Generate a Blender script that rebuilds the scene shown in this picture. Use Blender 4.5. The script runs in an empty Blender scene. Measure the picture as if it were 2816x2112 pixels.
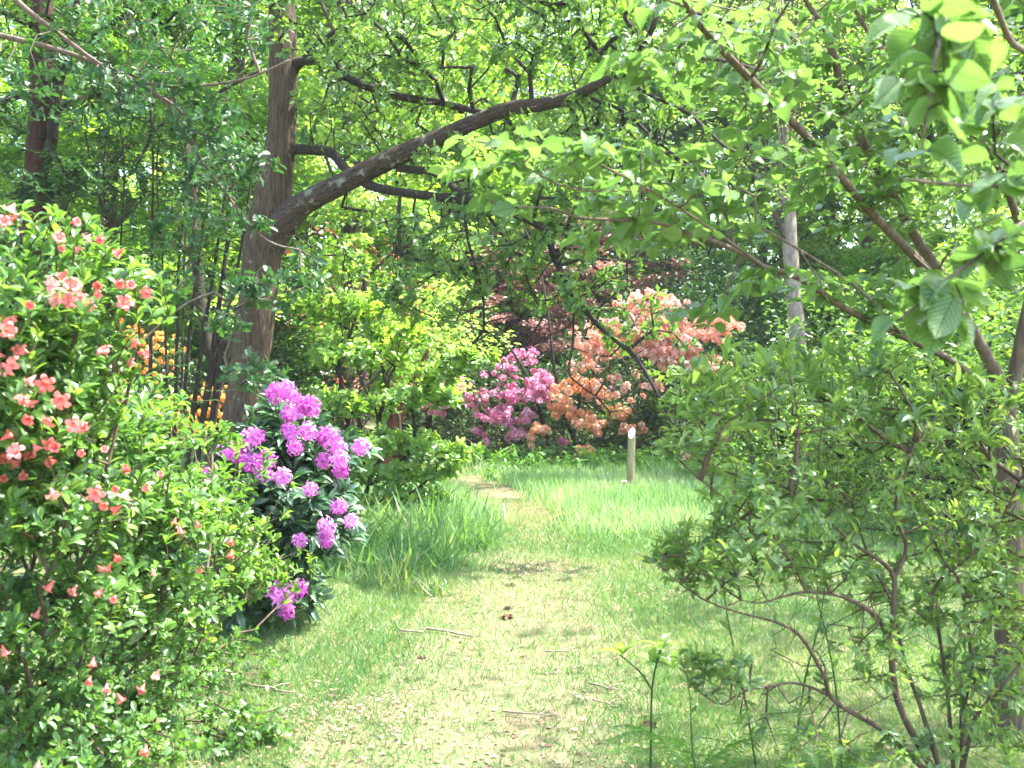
import bpy, math, random
import numpy as np
from mathutils import Matrix, Vector, Euler

random.seed(7); RNG = np.random.default_rng(7)
SC = bpy.context.scene
COL = SC.collection
# ------------------------------------------------------------------ camera, sky, sun, exposure
FPX = 1100.0; CAMZ = 1.6; PITCH = 16.0 / FPX
cam_d = bpy.data.cameras.new("camera"); cam = bpy.data.objects.new("camera", cam_d); COL.objects.link(cam)
cam.location = (0, 0, CAMZ); cam.rotation_euler = (math.pi / 2 + PITCH, 0, 0)
cam_d.sensor_width = 36; cam_d.lens = 36 * FPX / 1024; cam_d.clip_start = 0.05; cam_d.clip_end = 1500
cam_d.dof.use_dof = True; cam_d.dof.focus_distance = 9.5; cam_d.dof.aperture_fstop = 5.6
SC.camera = cam
SUN_EL, SUN_AZ = math.radians(60), math.radians(78)       # azimuth measured from +Y (ahead) towards +X (right)
world = bpy.data.worlds.new("World"); SC.world = world; world.use_nodes = True
wn = world.node_tree; wn.nodes.clear()
sky = wn.nodes.new("ShaderNodeTexSky"); sky.sky_type = 'NISHITA'; sky.sun_disc = False
sky.sun_elevation = SUN_EL; sky.sun_rotation = SUN_AZ; sky.air_density = 1.0; sky.dust_density = 2.5
bg = wn.nodes.new("ShaderNodeBackground"); bg.inputs[1].default_value = 0.15
wo = wn.nodes.new("ShaderNodeOutputWorld")
wn.links.new(sky.outputs[0], bg.inputs[0]); wn.links.new(bg.outputs[0], wo.inputs[0])
sun_d = bpy.data.lights.new("sun", 'SUN'); sun_d.energy = 3.2; sun_d.angle = math.radians(0.5); sun_d.color = (1, 0.975, 0.93)
sun = bpy.data.objects.new("sun", sun_d); COL.objects.link(sun)
sdir = Vector((math.sin(SUN_AZ) * math.cos(SUN_EL), math.cos(SUN_AZ) * math.cos(SUN_EL), math.sin(SUN_EL)))
sun.rotation_euler = sdir.to_track_quat('Z', 'Y').to_euler(); sun.location = (0, 0, 30)
SC.view_settings.view_transform = 'Standard'; SC.view_settings.look = 'None'
SC.view_settings.exposure = 2.9; SC.view_settings.gamma = 1; SC.view_settings.use_curve_mapping = False
SC.render.engine = 'CYCLES'
cy = SC.cycles
cy.max_bounces = 10; cy.diffuse_bounces = 5; cy.glossy_bounces = 2; cy.transmission_bounces = 5; cy.transparent_max_bounces = 4
cy.use_denoising = True; cy.caustics_reflective = False; cy.caustics_refractive = False
cy.sample_clamp_indirect = 6

# ------------------------------------------------------------------ helpers
CP, SP = math.cos(PITCH), math.sin(PITCH)
def P(px, py, Y):
    """the world point at distance Y ahead of the camera whose bearing is read off the photo (1024 x 768)"""
    px = np.asarray(px, float); py = np.asarray(py, float); Y = np.asarray(Y, float)
    cx = (px - 512) / FPX; cyy = -(py - 384) / FPX
    wy = CP - cyy * SP; wz = SP + cyy * CP
    s = Y / wy
    return np.stack([cx * s, Y + 0 * s, CAMZ + wz * s], -1)
def proj(p):
    d = p - np.array([0, 0, CAMZ])
    z = d[:, 1] * CP + d[:, 2] * SP; u = -d[:, 1] * SP + d[:, 2] * CP
    z = np.where(np.abs(z) < 1e-3, 1e-3, z)
    return 512 + FPX * d[:, 0] / z, 384 - FPX * u / z, z
def gz(x, y):
    x = np.asarray(x, float); y = np.asarray(y, float)
    h = 0.02 * np.sin(x * 1.9 + 0.7 * y) + 0.02 * np.sin(1.3 * y - x * .8 + 1) + 0.012 * np.sin(4.1 * x + 2.3 * y)
    px_l = path_l(y); px_r = path_r(y)
    side = np.clip((px_l - x) / 0.9, 0, 1) ; side = side * side * (3 - 2 * side)
    h = h + side * 0.13 * np.clip((y - 6) / 4, 0, 1)
    sr = np.clip((x - px_r) / 1.2, 0, 1); sr = sr * sr * (3 - 2 * sr)
    h = h + sr * 0.05 + np.clip((y - 30) / 60, 0, 1) * 2.0
    return h
PY_ = np.array([-50, 3, 4.8, 6.5, 8.8, 12, 14.5, 16.5, 18.5, 22, 26, 60.])
PL_ = np.array([-1.1, -1.05, -.95, -.85, -.72, -.42, -.28, -.60, -.95, -1.9, -3.6, -5])
PR_ = np.array([.5, .6, .72, .82, .95, 1.0, .88, .55, .35, -.3, -1.9, -4])
def path_l(y): return np.interp(y, PY_, PL_)
def path_r(y): return np.interp(y, PY_, PR_)
def unit(v): return v / np.maximum(np.linalg.norm(v, axis=-1, keepdims=True), 1e-9)

def mesh_from(name, V, faces, mat=None, fattr=None, smooth=False, luv=None):
    """faces: list of (M,k) int arrays; fattr: float per face in the same order"""
    me = bpy.data.meshes.new(name)
    me.vertices.add(len(V)); me.vertices.foreach_set("co", np.asarray(V, np.float32).ravel())
    tot = sum(f.size for f in faces); nf = sum(len(f) for f in faces)
    me.loops.add(tot); me.polygons.add(nf)
    me.loops.foreach_set("vertex_index", np.concatenate([f.ravel() for f in faces]).astype(np.int32))
    cnt = np.concatenate([np.full(len(f), f.shape[1], np.int32) for f in faces])
    st = np.concatenate([[0], np.cumsum(cnt)[:-1]]).astype(np.int32)
    me.polygons.foreach_set("loop_start", st)
    me.polygons.foreach_set("loop_total", cnt)
    if smooth: me.polygons.foreach_set("use_smooth", np.ones(nf, bool))
    if fattr is not None:
        a = me.attributes.new("v", 'FLOAT', 'FACE'); a.data.foreach_set("value", np.asarray(fattr, np.float32))
    if luv is not None:
        a = me.attributes.new('luv', 'FLOAT_VECTOR', 'POINT'); a.data.foreach_set('vector', np.asarray(luv, np.float32).ravel())
    me.update(calc_edges=True)
    if mat: me.materials.append(mat)
    return me
def link(name, me, parent=None, kind=None, loc=None):
    o = bpy.data.objects.new(name, me); COL.objects.link(o)
    if parent is not None:
        o.parent = parent; o.location = -parent.location
    elif loc is not None:
        o.location = loc
    if kind: o['kind'] = kind
    return o
def thing(name, label, cat, loc, group=None):
    o = bpy.data.objects.new(name, None); COL.objects.link(o); o.location = Vector([float(a) for a in loc]); o.empty_display_size = .2
    o['label'] = label; o['category'] = cat
    if group: o['group'] = group
    return o

# ---- leaf templates : x along the leaf, y across, z up; face tuples
def T(verts, faces):
    return np.array(verts, float), [np.array(f) for f in faces]
def tmpl_strip(n, wfun, zfun, fold=0.15, stem=0.0):
    vs = []; fs = []
    xs = np.linspace(0, 1, n)
    for x in xs:
        w = wfun(x); z = zfun(x)
        vs += [(x, w, z + fold * w * 2), (x, 0, z), (x, -w, z + fold * w * 2)]
    for i in range(n - 1):
        a = i * 3; b = a + 3
        fs += [(a, a + 1, b + 1, b), (a + 1, a + 2, b + 2, b + 1)]
    return T(vs, fs)
TM = {}
TM['tiny'] = T([(0, 0, 0), (.55, .28, .07), (1, 0, -.08), (.55, -.28, .07)], [(0, 1, 2), (0, 2, 3)])
TM['oval'] = T([(0, 0, 0), (.35, .22, .05), (.75, .19, .03), (1, 0, -.1), (.35, -.22, .05), (.75, -.19, .03), (.55, 0, -.01)],
               [(0, 6, 1), (1, 6, 2), (2, 6, 3), (0, 4, 6), (4, 5, 6), (5, 3, 6)])
TM['lance'] = tmpl_strip(5, lambda x: .15 * math.sin(math.pi * min(1, x * .93 + .03)) ** .8, lambda x: .10 * math.sin(x * 2.6) - .16 * x * x, .25)
TM['azalea'] = tmpl_strip(5, lambda x: .20 * math.sin(math.pi * (x * .9 + .02) ** 1.25) ** .8, lambda x: .06 * math.sin(x * 2.6) - .10 * x * x, .22)
for _k, (_dr, _fo, _cu) in enumerate(((.16, .16, .05), (.34, .30, .10), (.02, .06, -.04))):
    TM['lime%d' % _k] = tmpl_strip(10, lambda x: .33 * (math.sin(math.pi * min(1, (x + .02) ** .70)) ** .8) * (1 if x < .85 else .7) * (1 + .05 * math.sin(x * 60)), lambda x: _cu * math.sin(x * 3) - _dr * x * x + .012 * math.sin(x * 26), _fo)
def oak():
    xs = [0, .12, .24, .32, .44, .52, .64, .72, .84, .93, 1.0]
    ws = [.01, .05, .15, .08, .23, .12, .27, .14, .19, .13, .03]
    vs = []; fs = []
    for x, w in zip(xs, ws):
        z = .04 * math.sin(3 * x) - .1 * x * x
        vs += [(x + (.05 if w > .14 else 0), w, z + .3 * w), (x, 0, z), (x + (.05 if w > .14 else 0), -w, z + .3 * w)]
    for i in range(len(xs) - 1):
        a = i * 3; b = a + 3
        fs += [(a, a + 1, b + 1, b), (a + 1, a + 2, b + 2, b + 1)]
    return T(vs, fs)
TM['oak'] = oak()
TM['oaksmall'] = T([(0, 0, 0), (.3, .16, .04), (.42, .09, .02), (.62, .27, .06), (.74, .14, .02), (1, .0, -.08),
                    (.3, -.16, .04), (.42, -.09, .02), (.62, -.27, .06), (.74, -.14, .02), ],
                   [(0, 7, 2, 1), (0, 6, 7, 7), (2, 7, 9, 4), (2, 4, 3, 3), (7, 8, 9, 9), (4, 9, 5, 5)])
TM['oaksmall'] = (TM['oaksmall'][0], [np.array(f[:3]) if len(f) == 4 and f[2] == f[3] else f for f in TM['oaksmall'][1]])
TM['blade'] = T([(0, .03, 0), (0, -.03, 0), (.5, .024, .10), (.5, -.024, .10), (1, 0, .0)], [(0, 1, 3, 2), (2, 3, 4)])
TM['bladefine'] = T([(0, .035, 0), (0, -.035, 0), (1, 0, .0)], [(0, 1, 2)])
TM['needle'] = T([(0, .05, 0), (0, -.05, 0), (1, 0, -.1)], [(0, 1, 2)])
# a fern frond: a rachis with paired leaflets that shorten to the tip
def fern():
    vs = []; fs = []
    n = 15
    def ra(x): return .32 * math.sin(x * 1.9) - .22 * x * x
    for i in range(n):
        x = .12 + .86 * i / n
        w = .24 * math.sin(math.pi * (.18 + .8 * (i / n))) ** .9 + .012
        z = ra(x)
        for s in (1, -1):
            k = len(vs)
            vs += [(x, 0, z), (x + .02 + w * .15, s * w * .55, z + .02), (x + .055 + w * .25, s * w, z - .03), (x + .045, s * w * .5, z + .01)]
            fs += [(k, k + 1, k + 2, k + 3) if s < 0 else (k, k + 3, k + 2, k + 1)]
    for i in range(6):
        x0, x1 = i / 6, (i + 1) / 6; k = len(vs)
        vs += [(x0, .006, ra(x0)), (x0, -.006, ra(x0)), (x1, -.005, ra(x1)), (x1, .005, ra(x1))]
        fs += [(k, k + 1, k + 2, k + 3)]
    return T(vs, fs)
TM['fern'] = fern()
# azalea bloom : five spreading petals from a throat, and long stamens
def bloom(npet=5, open_=.55, plen=1.0, wid=.42, stam=True):
    vs = []; fs = []
    for k in range(npet):
        a = 2 * math.pi * k / npet
        c, s = math.cos(a), math.sin(a)
        rows = [(.05, .0, .03), (.32, .42, .14), (.62, .68, wid * .5), (.9, .72 - open_ * .25, wid * .42), (1.05, .62 - open_ * .3, .05)]
        b = len(vs)
        for r, z, w in rows:
            r *= open_ * 1.25; 
            for t in (-1, 1):
                vs.append((z * plen, c * r - s * w * t, s * r + c * w * t))
        for i in range(len(rows) - 1):
            q = b + 2 * i; fs.append((q, q + 1, q + 3, q + 2))
    if stam:
        for k in range(4):
            a = 1.2 + .5 * k; b = len(vs)
            vs += [(.1, .02, 0), (.1, -.02, 0), (1.25, math.cos(a) * .25, -.15 + math.sin(a) * .2)]
            fs.append((b, b + 1, b + 2))
    return T(vs, fs)
TM['bloom'] = bloom(5, .5, 1.05, .46)
TM['bloomwilt'] = bloom(5, .3, 1.1, .34)
TM['floret'] = bloom(5, .75, .75, .24, False)
def truss(n, fl, rad=.5, seed=1, squash=.8, src='bloomlet'):
    """a rounded head of many florets, unit diameter about 1 and facing +x"""
    r = np.random.default_rng(seed); V0, F0 = TM[src]
    vs = []; fs = []
    for i in range(n):
        u = (i + .5) / n; th = math.acos(1 - 1.45 * u); ph = i * 2.39996 + r.uniform(-.3, .3)
        d = np.array([math.cos(th), math.sin(th) * math.cos(ph), math.sin(th) * math.sin(ph)])
        nrm = unit(np.cross(d, [r.normal(), r.normal(), r.normal()])); sd = np.cross(nrm, d)
        base = d * rad * r.uniform(.3, .55)
        b = len(vs)
        L = fl * r.uniform(.75, 1.3)
        for v in V0: vs.append(tuple((base + L * (v[0] * d + v[1] * sd + v[2] * nrm)) * np.array([squash, 1, 1])))
        for f in F0: fs.append(tuple(np.array(f) + b))
    return T(vs, fs)
TM['bloomlet'] = bloom(5, .62, .8, .36, False)
def smallbloom():
    vs = []; fs = []
    for k in range(5):
        a = 2 * math.pi * k / 5; c, s = math.cos(a), math.sin(a); b = len(vs)
        vs += [(0, 0, 0), (.5, c * .42 - s * .3, s * .42 + c * .3), (.55, c * .85, s * .85), (.5, c * .42 + s * .3, s * .42 - c * .3)]
        fs.append((b, b + 1, b + 2, b + 3))
    return T(vs, fs)
for k in range(3): TM['truss%d' % k] = truss(10 + k, .52, .5, 5 + k, .8, 'floret')
TM['bloomlet'] = smallbloom()
for k in range(3): TM['head%d' % k] = truss(8, .42, .5, 15 + k, .75)

class Leaves:
    def __init__(s): s.p = []; s.d = []; s.n = []; s.L = []; s.w = []; s.v = []
    def add(s, p, d, n, L, w=1.0, v=None):
        N = len(p); s.p.append(p); s.d.append(d); s.n.append(n)
        s.L.append(np.broadcast_to(L, N).astype(float)); s.w.append(np.broadcast_to(w, N).astype(float))
        s.v.append(RNG.random(N) if v is None else np.broadcast_to(v, N).astype(float))
    def cat(s):
        p = np.concatenate(s.p); d = unit(np.concatenate(s.d)); n = np.concatenate(s.n)
        sd = unit(np.cross(n, d)); n = np.cross(d, sd)
        return p, d, sd, n, np.concatenate(s.L), np.concatenate(s.w), np.concatenate(s.v)
def leaf_mesh(name, A, key, mat, smooth=False):
    p, d, sd, n, L, w, v = A
    V0, F0 = TM[key]; k = len(V0); N = len(p)
    V = (p[:, None, :] + L[:, None, None] * (V0[None, :, 0, None] * d[:, None, :] + (V0[None, :, 1, None] * w[:, None, None]) * sd[:, None, :] + V0[None, :, 2, None] * n[:, None, :])).reshape(-1, 3)
    groups = {}
    for f in F0: groups.setdefault(len(f), []).append(f)
    faces = []; at = []
    off = (np.arange(N) * k)
    for kk, fl in groups.items():
        fl = np.array(fl)
        faces.append((off[:, None, None] + fl[None]).reshape(-1, kk)); at.append(np.repeat(v, len(fl)))
    return mesh_from(name, V, faces, mat, np.concatenate(at), smooth, np.tile(V0, (N, 1)) if k > 12 and k < 40 else None)
def emit(root, lv, key, mat, nparts=300, part='leaf', rest='foliage', smooth=False, partkeys=None):
    """the leaves that show largest become parts of their own, the others one 'stuff' part"""
    A = lv.cat(); p, d, sd, n, L, w, v = A
    px, py, z = proj(p + d * (L * .5)[:, None])
    face = np.abs(np.sum(n * unit(p - np.array([0, 0, CAMZ])), 1))
    score = np.where((px > 4) & (px < 1020) & (py > 4) & (py < 764) & (z > .2), L / z * (.35 + .65 * face), 0)
    nparts = min(nparts, int((score > 0).sum()))
    idx = np.argsort(-score)[:nparts]; keep = np.ones(len(p), bool); keep[idx] = False
    keys = partkeys or [key]
    meshes = []
    for kk in keys:
        V0, F0 = TM[kk]
        for vv in ((.1, .3, .5, .7, .9)):
            g = {}
            for f in F0: g.setdefault(len(f), []).append(f)
            fc = [np.array(x) for x in g.values()]
            meshes.append((vv, mesh_from(part, V0, fc, mat, np.full(len(F0), vv), smooth, V0 if 12 < len(V0) < 40 else None)))
    base = np.array(root.location)
    for q, i in enumerate(idx):
        cands = [m for vv, m in meshes if abs(vv - v[i]) <= .11] or [meshes[0][1]]
        o = bpy.data.objects.new(part, cands[int(v[i] * 997) % len(cands)]); COL.objects.link(o); o.parent = root
        M = np.eye(4); M[:3, 0] = d[i] * L[i]; M[:3, 1] = sd[i] * L[i] * w[i]; M[:3, 2] = n[i] * L[i]; M[:3, 3] = p[i] - base
        o.matrix_local = Matrix(M.tolist())
    if keep.any() and rest:
        if partkeys:
            B = [a[keep] for a in A]; lab = np.arange(len(B[0])) % len(keys)
            for j, kk in enumerate(keys):
                if (lab == j).any(): link(rest, leaf_mesh(rest, [b[lab == j] for b in B], kk, mat, smooth), root, 'stuff')
        else:
            link(rest, leaf_mesh(rest, [a[keep] for a in A], key, mat, smooth), root, 'stuff')

def catmull(pts, rad, sub):
    pts = np.asarray(pts, float); rad = np.asarray(rad, float)
    n = len(pts); out = []; ro = []
    for i in range(n - 1):
        p0 = pts[max(i - 1, 0)]; p1 = pts[i]; p2 = pts[i + 1]; p3 = pts[min(i + 2, n - 1)]
        for t in np.arange(sub) / sub:
            out.append(.5 * ((2 * p1) + (-p0 + p2) * t + (2 * p0 - 5 * p1 + 4 * p2 - p3) * t * t + (-p0 + 3 * p1 - 3 * p2 + p3) * t ** 3))
            ro.append(rad[i] * (1 - t) + rad[i + 1] * t)
    out.append(pts[-1]); ro.append(rad[-1])
    return np.array(out), np.array(ro)
class Tubes:
    def __init__(s): s.V = []; s.F = []; s.C = []; s.n = 0
    def tube(s, pts, rad, sides=10, rough=.0, cap=True, ridges=0):
        n = len(pts); tg = unit(np.gradient(pts, axis=0))
        ref = np.array([0.31, .95, .1]); a = np.arange(sides) * 2 * np.pi / sides
        X = unit(np.cross(tg, ref)); Yv = np.cross(tg, X)
        ph = RNG.random(4) * 6
        rr = rad[:, None] * (1 + rough * (np.sin(3 * a[None] + ph[0] + np.arange(n)[:, None] * .23) * .5 + np.sin(5 * a[None] + ph[1] - np.arange(n)[:, None] * .4) * .35 + RNG.normal(0, .35, (n, sides))))
        if ridges:
            k = np.arange(n)[:, None]; A_ = a[None]
            f = sum(np.sin(q * A_ + ph[q % 4] + .5 * np.sin(k * .13 + q)) * (1 / (1 + i_ * .25)) for i_, q in enumerate((9, 14, 19, 25)))
            rr = rad[:, None] * (1 + ridges * f * (.6 + .4 * np.sin(k * .9 + 3 * A_)) + .03 * np.sin(2 * A_ + k * .05) + .035 * np.exp(-((k % 37 - 18) / 2.5) ** 2) * np.cos(A_ + k // 37 * 2.1))
        V = pts[:, None] + rr[..., None] * (np.cos(a)[None, :, None] * X[:, None] + np.sin(a)[None, :, None] * Yv[:, None])
        i = np.arange(n - 1)[:, None] * sides; j = np.arange(sides)[None]; j2 = (j + 1) % sides
        F = np.stack([i + j, i + j2, i + sides + j2, i + sides + j], -1).reshape(-1, 4) + s.n
        s.V.append(V.reshape(-1, 3)); s.F.append(F); s.n += n * sides
        if cap:
            s.V.append(pts[-1:] + tg[-1:] * rad[-1] * .5); c = s.n; s.n += 1
            b = c - sides; jj = np.arange(sides)
            s.C.append(np.stack([b + jj, b + (jj + 1) % sides, np.full(sides, c)], -1))
    def segs(s, A, B, ra, rb, sides=4):
        N = len(A)
        if N == 0: return
        tg = unit(B - A); ref = np.array([0.31, .9, .27]); X = unit(np.cross(tg, ref)); Yv = np.cross(tg, X)
        a = np.arange(sides) * 2 * np.pi / sides
        ring = np.cos(a)[None, :, None] * X[:, None] + np.sin(a)[None, :, None] * Yv[:, None]
        V = np.stack([A[:, None] + ring * ra[:, None, None], B[:, None] + ring * rb[:, None, None]], 1)
        i = np.arange(N)[:, None] * 2 * sides; j = np.arange(sides)[None]; j2 = (j + 1) % sides
        F = np.stack([i + j, i + j2, i + sides + j2, i + sides + j], -1).reshape(-1, 4) + s.n
        s.V.append(V.reshape(-1, 3)); s.F.append(F); s.n += N * 2 * sides
    def mesh(s, name, mat):
        f = [np.concatenate(s.F)]
        if s.C: f.append(np.concatenate(s.C))
        return mesh_from(name, np.concatenate(s.V), f, mat, None, True)
def PL(rows):
    r = np.array(rows, float); return P(r[:, 0], r[:, 1], r[:, 2]), r[:, 3] / 2 / FPX * r[:, 2]

def blob(px, py, Y, rx, ry, rY, n, shell=.55):
    """n points in an ellipsoid whose centre is at bearing (px,py), distance Y"""
    c = P(px, py, Y); s = Y / FPX
    d = unit(RNG.normal(size=(n, 3))); r = RNG.random(n) ** (1 / 3 if shell < .1 else shell * .5)
    return c + d * r[:, None] * np.array([rx * s, rY, ry * s])
def blobs(rows, shell=.55): return np.concatenate([blob(*r, shell=shell) for r in rows])

def skeleton(seeds, tips, k=.35, step=.25, jit=.05, sag=0.0, up=0.0):
    """joins every tip to the plant by the cheapest way back; returns nodes, parents, is_tip"""
    S = np.asarray(seeds, float)
    N = len(S); cap = N + len(tips) * 8
    Pn = np.zeros((cap, 3)); Pn[:N] = S; par = np.full(cap, -1); pl = np.zeros(cap)
    istip = np.zeros(cap, bool)
    d0 = np.array([np.min(np.sum((S - t) ** 2, 1)) for t in tips]); order = np.argsort(d0)
    n = N
    for t in tips[order]:
        dd = np.linalg.norm(Pn[:n] - t, axis=1); j = int(np.argmin(dd + k * pl[:n]))
        L = dd[j]; m = int(min(6, max(1, round(L / step))))
        a = Pn[j].copy(); prev = j
        perp = RNG.normal(size=3) * jit * L
        for q in range(1, m + 1):
            u = q / m
            x = a + (t - a) * u + perp * math.sin(math.pi * u) + np.array([0, 0, (up * L - sag * L) * math.sin(math.pi * u)])
            if q < m: x = x + RNG.normal(size=3) * jit * .3 * L / m
            Pn[n] = x; par[n] = prev; pl[n] = pl[prev] + L / m; prev = n; n += 1
        istip[n - 1] = True
    return Pn[:n], par[:n], istip[:n], N
def skel_tubes(tb, sk, rtip, pw=.5, rmax=.05, sides=4):
    Pn, par, tip, N = sk; n = len(Pn)
    cnt = np.zeros(n)
    cnt[tip] = 1
    for i in range(n - 1, N - 1, -1):
        if cnt[i] == 0: cnt[i] = 1
        if par[i] >= N: cnt[par[i]] += cnt[i]
    r = np.minimum(rtip * cnt ** pw, rmax)
    i = np.arange(N, n); pr = par[i]
    ra = np.where(pr >= N, np.minimum(r[pr], r[i] * 1.35), r[i] * 1.3)
    big = r[i] > .009
    for sel, sd in ((big, 7), (~big, sides)):
        tb.segs(Pn[pr[sel]], Pn[i[sel]] + (Pn[i[sel]] - Pn[pr[sel]]) * .04, ra[sel], r[i[sel]], sd)
    return r
def tipdirs(sk):
    Pn, par, tip, N = sk; i = np.where(tip)[0]
    return Pn[i], unit(Pn[i] - Pn[par[i]]), Pn[par[i]]
def rosette(lv, p, t, nl, L, spread=(.7, 1.25), up=.5, jl=.2, back=.0, w=1.0, vb=None):
    t = unit(t + np.array([0, 0, up])); n = len(p)
    nn = RNG.integers(nl[0], nl[1] + 1, n); idx = np.repeat(np.arange(n), nn)
    m = len(idx); ph = RNG.random(m) * 2 * np.pi
    tt = t[idx]; X = unit(np.cross(tt, RNG.normal(size=(n, 3))[idx])); Y = np.cross(tt, X)
    rd = np.cos(ph)[:, None] * X + np.sin(ph)[:, None] * Y
    a = RNG.uniform(spread[0], spread[1], m)[:, None]
    d = np.cos(a) * tt + np.sin(a) * rd
    nr = np.sin(a) * tt - np.cos(a) * rd + RNG.normal(size=(m, 3)) * .22
    LL = L * RNG.uniform(1 - jl, 1 + jl, m) * RNG.choice([1, .85, .6], m, p=[.6, .3, .1])
    pos = p[idx] - tt * (RNG.random(m) * back)[:, None]
    vb_ = RNG.random(n) if vb is None else vb
    v = np.clip(vb_[idx] * .65 + RNG.random(m) * .35, 0, 1)
    lv.add(pos, d, nr, LL, w * RNG.uniform(.85, 1.15, m), v)
def spray(lv, p, q, nl, L, droop=.25, w=1.0, tilt=.22):
    """leaves set alternately along the twig q->p, held flat"""
    n = len(p); nn = RNG.integers(nl[0], nl[1] + 1, n); idx = np.repeat(np.arange(n), nn); m = len(idx)
    first = np.concatenate([[0], np.cumsum(nn)[:-1]]); k = np.arange(m) - first[idx]
    u = (k + RNG.random(m) * .5) / nn[idx]
    t = unit(p - q)[idx]; sd = unit(np.cross(t, [0, 0, 1.0])) * np.where(k % 2 == 0, 1, -1)[:, None]
    pos = q[idx] + (p - q)[idx] * (u[:, None] * .9 + .12)
    d = sd * RNG.uniform(.6, 1, (m, 1)) + t * RNG.uniform(.3, .8, (m, 1)) + np.array([0, 0, -1]) * RNG.uniform(0, 2 * droop, (m, 1))
    nr = np.array([0, 0, 1.0]) + RNG.normal(size=(m, 3)) * tilt
    lv.add(pos + sd * .012, d, nr, L * RNG.uniform(.65, 1.1, m), w * RNG.uniform(.85, 1.1, m), np.clip(RNG.random(n)[idx] * .5 + RNG.random(m) * .5, 0, 1))
def cloud(lv, c, r, n, L, flat=1.0, tilt=.55, vclump=None, w=1.0):
    """n leaves through each clump (centres c, radii r (N,3))"""
    N = len(c); idx = np.repeat(np.arange(N), n); m = len(idx)
    d = unit(RNG.normal(size=(m, 3))) * (RNG.random(m) ** .42)[:, None]
    pos = c[idx] + d * r[idx]
    az = RNG.random(m) * 2 * np.pi
    dr = np.stack([np.cos(az), np.sin(az), RNG.normal(-.25, .3, m)], 1)
    nr = np.array([0, 0, 1.0]) + RNG.normal(size=(m, 3)) * tilt
    vc = RNG.random(N) if vclump is None else vclump
    lv.add(pos, dr, nr, L * RNG.uniform(.6, 1.2, m), w, np.clip(vc[idx] * .6 + RNG.random(m) * .4, 0, 1))

# ------------------------------------------------------------------ materials
def new_mat(name):
    m = bpy.data.materials.new(name); m.use_nodes = True; nt = m.node_tree; nt.nodes.clear()
    return m, nt, nt.nodes.new, nt.links.new
def leafmat(name, cols, trans=(1.5, 1.45, .6), tf=.45, rough=.45, spec=.5, ramp=None, veins=0):
    """colour along the leaf's own age value v; light passes through the blade"""
    m, nt, N, Lk = new_mat(name)
    at = N("ShaderNodeAttribute"); at.attribute_name = "v"
    cr = N("ShaderNodeValToRGB"); e = cr.color_ramp.elements
    pos = ramp or [i / (len(cols) - 1) for i in range(len(cols))]
    e[0].position = pos[0]; e[0].color = (*cols[0], 1); e[1].position = pos[-1]; e[1].color = (*cols[-1], 1)
    for c, q in zip(cols[1:-1], pos[1:-1]):
        x = e.new(q); x.color = (*c, 1)
    Lk(at.outputs["Fac"], cr.inputs[0])
    no = N("ShaderNodeTexNoise"); no.inputs["Scale"].default_value = 35; no.inputs["Detail"].default_value = 2
    tc = N("ShaderNodeTexCoord"); Lk(tc.outputs["Object"], no.inputs["Vector"])
    hv = N("ShaderNodeHueSaturation"); Lk(cr.outputs[0], hv.inputs["Color"])
    mr = N("ShaderNodeMapRange"); mr.inputs[3].default_value = .8; mr.inputs[4].default_value = 1.2; Lk(no.outputs[0], mr.inputs[0]); Lk(mr.outputs[0], hv.inputs["Value"])
    pb = N("ShaderNodeBsdfPrincipled"); pb.inputs["Roughness"].default_value = rough; pb.inputs["Specular IOR Level"].default_value = spec
    Lk(hv.outputs[0], pb.inputs["Base Color"])
    if veins:
        lu = N("ShaderNodeAttribute"); lu.attribute_name = "luv"; sx = N("ShaderNodeSeparateXYZ"); Lk(lu.outputs["Vector"], sx.inputs[0])
        def mt(op, a, b=None, c=None):
            n = N("ShaderNodeMath"); n.operation = op
            for i, q in enumerate((a, b, c)):
                if q is None: continue
                if isinstance(q, (int, float)): n.inputs[i].default_value = q
                else: Lk(q, n.inputs[i])
            return n.outputs[0]
        ay = mt('ABSOLUTE', sx.outputs[1]); t = mt('MULTIPLY', mt('SUBTRACT', sx.outputs[0], mt('MULTIPLY', ay, .8)), float(veins))
        side = mt('SMOOTH_MIN', mt('PINGPONG', t, .5), .12, .02); side = mt('DIVIDE', side, .12)
        mid = mt('MINIMUM', mt('DIVIDE', ay, .016), 1.0); vn = mt('MINIMUM', side, mid) if veins > 1 else mid
        vm = N("ShaderNodeMapRange"); Lk(vn, vm.inputs[0]); vm.inputs[3].default_value = .62 if veins > 1 else 1.5; vm.inputs[4].default_value = 1.0
        hm = mt('MULTIPLY', mr.outputs[0], vm.outputs[0]); Lk(hm, hv.inputs["Value"])
        bp = N("ShaderNodeBump"); bp.inputs["Strength"].default_value = .8; bp.inputs["Distance"].default_value = .004; Lk(vn, bp.inputs["Height"]); Lk(bp.outputs[0], pb.inputs["Normal"])
    mx = N("ShaderNodeMix"); mx.data_type = 'RGBA'; mx.blend_type = 'MULTIPLY'; mx.inputs[0].default_value = 1; mx.clamp_result = True
    Lk(hv.outputs[0], mx.inputs[6]); mx.inputs[7].default_value = (*trans, 1)
    tr = N("ShaderNodeBsdfTranslucent"); Lk(mx.outputs[2], tr.inputs[0])
    ms = N("ShaderNodeMixShader"); ms.inputs[0].default_value = tf; Lk(pb.outputs[0], ms.inputs[1]); Lk(tr.outputs[0], ms.inputs[2])
    ou = N("ShaderNodeOutputMaterial"); Lk(ms.outputs[0], ou.inputs[0])
    return m
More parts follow.
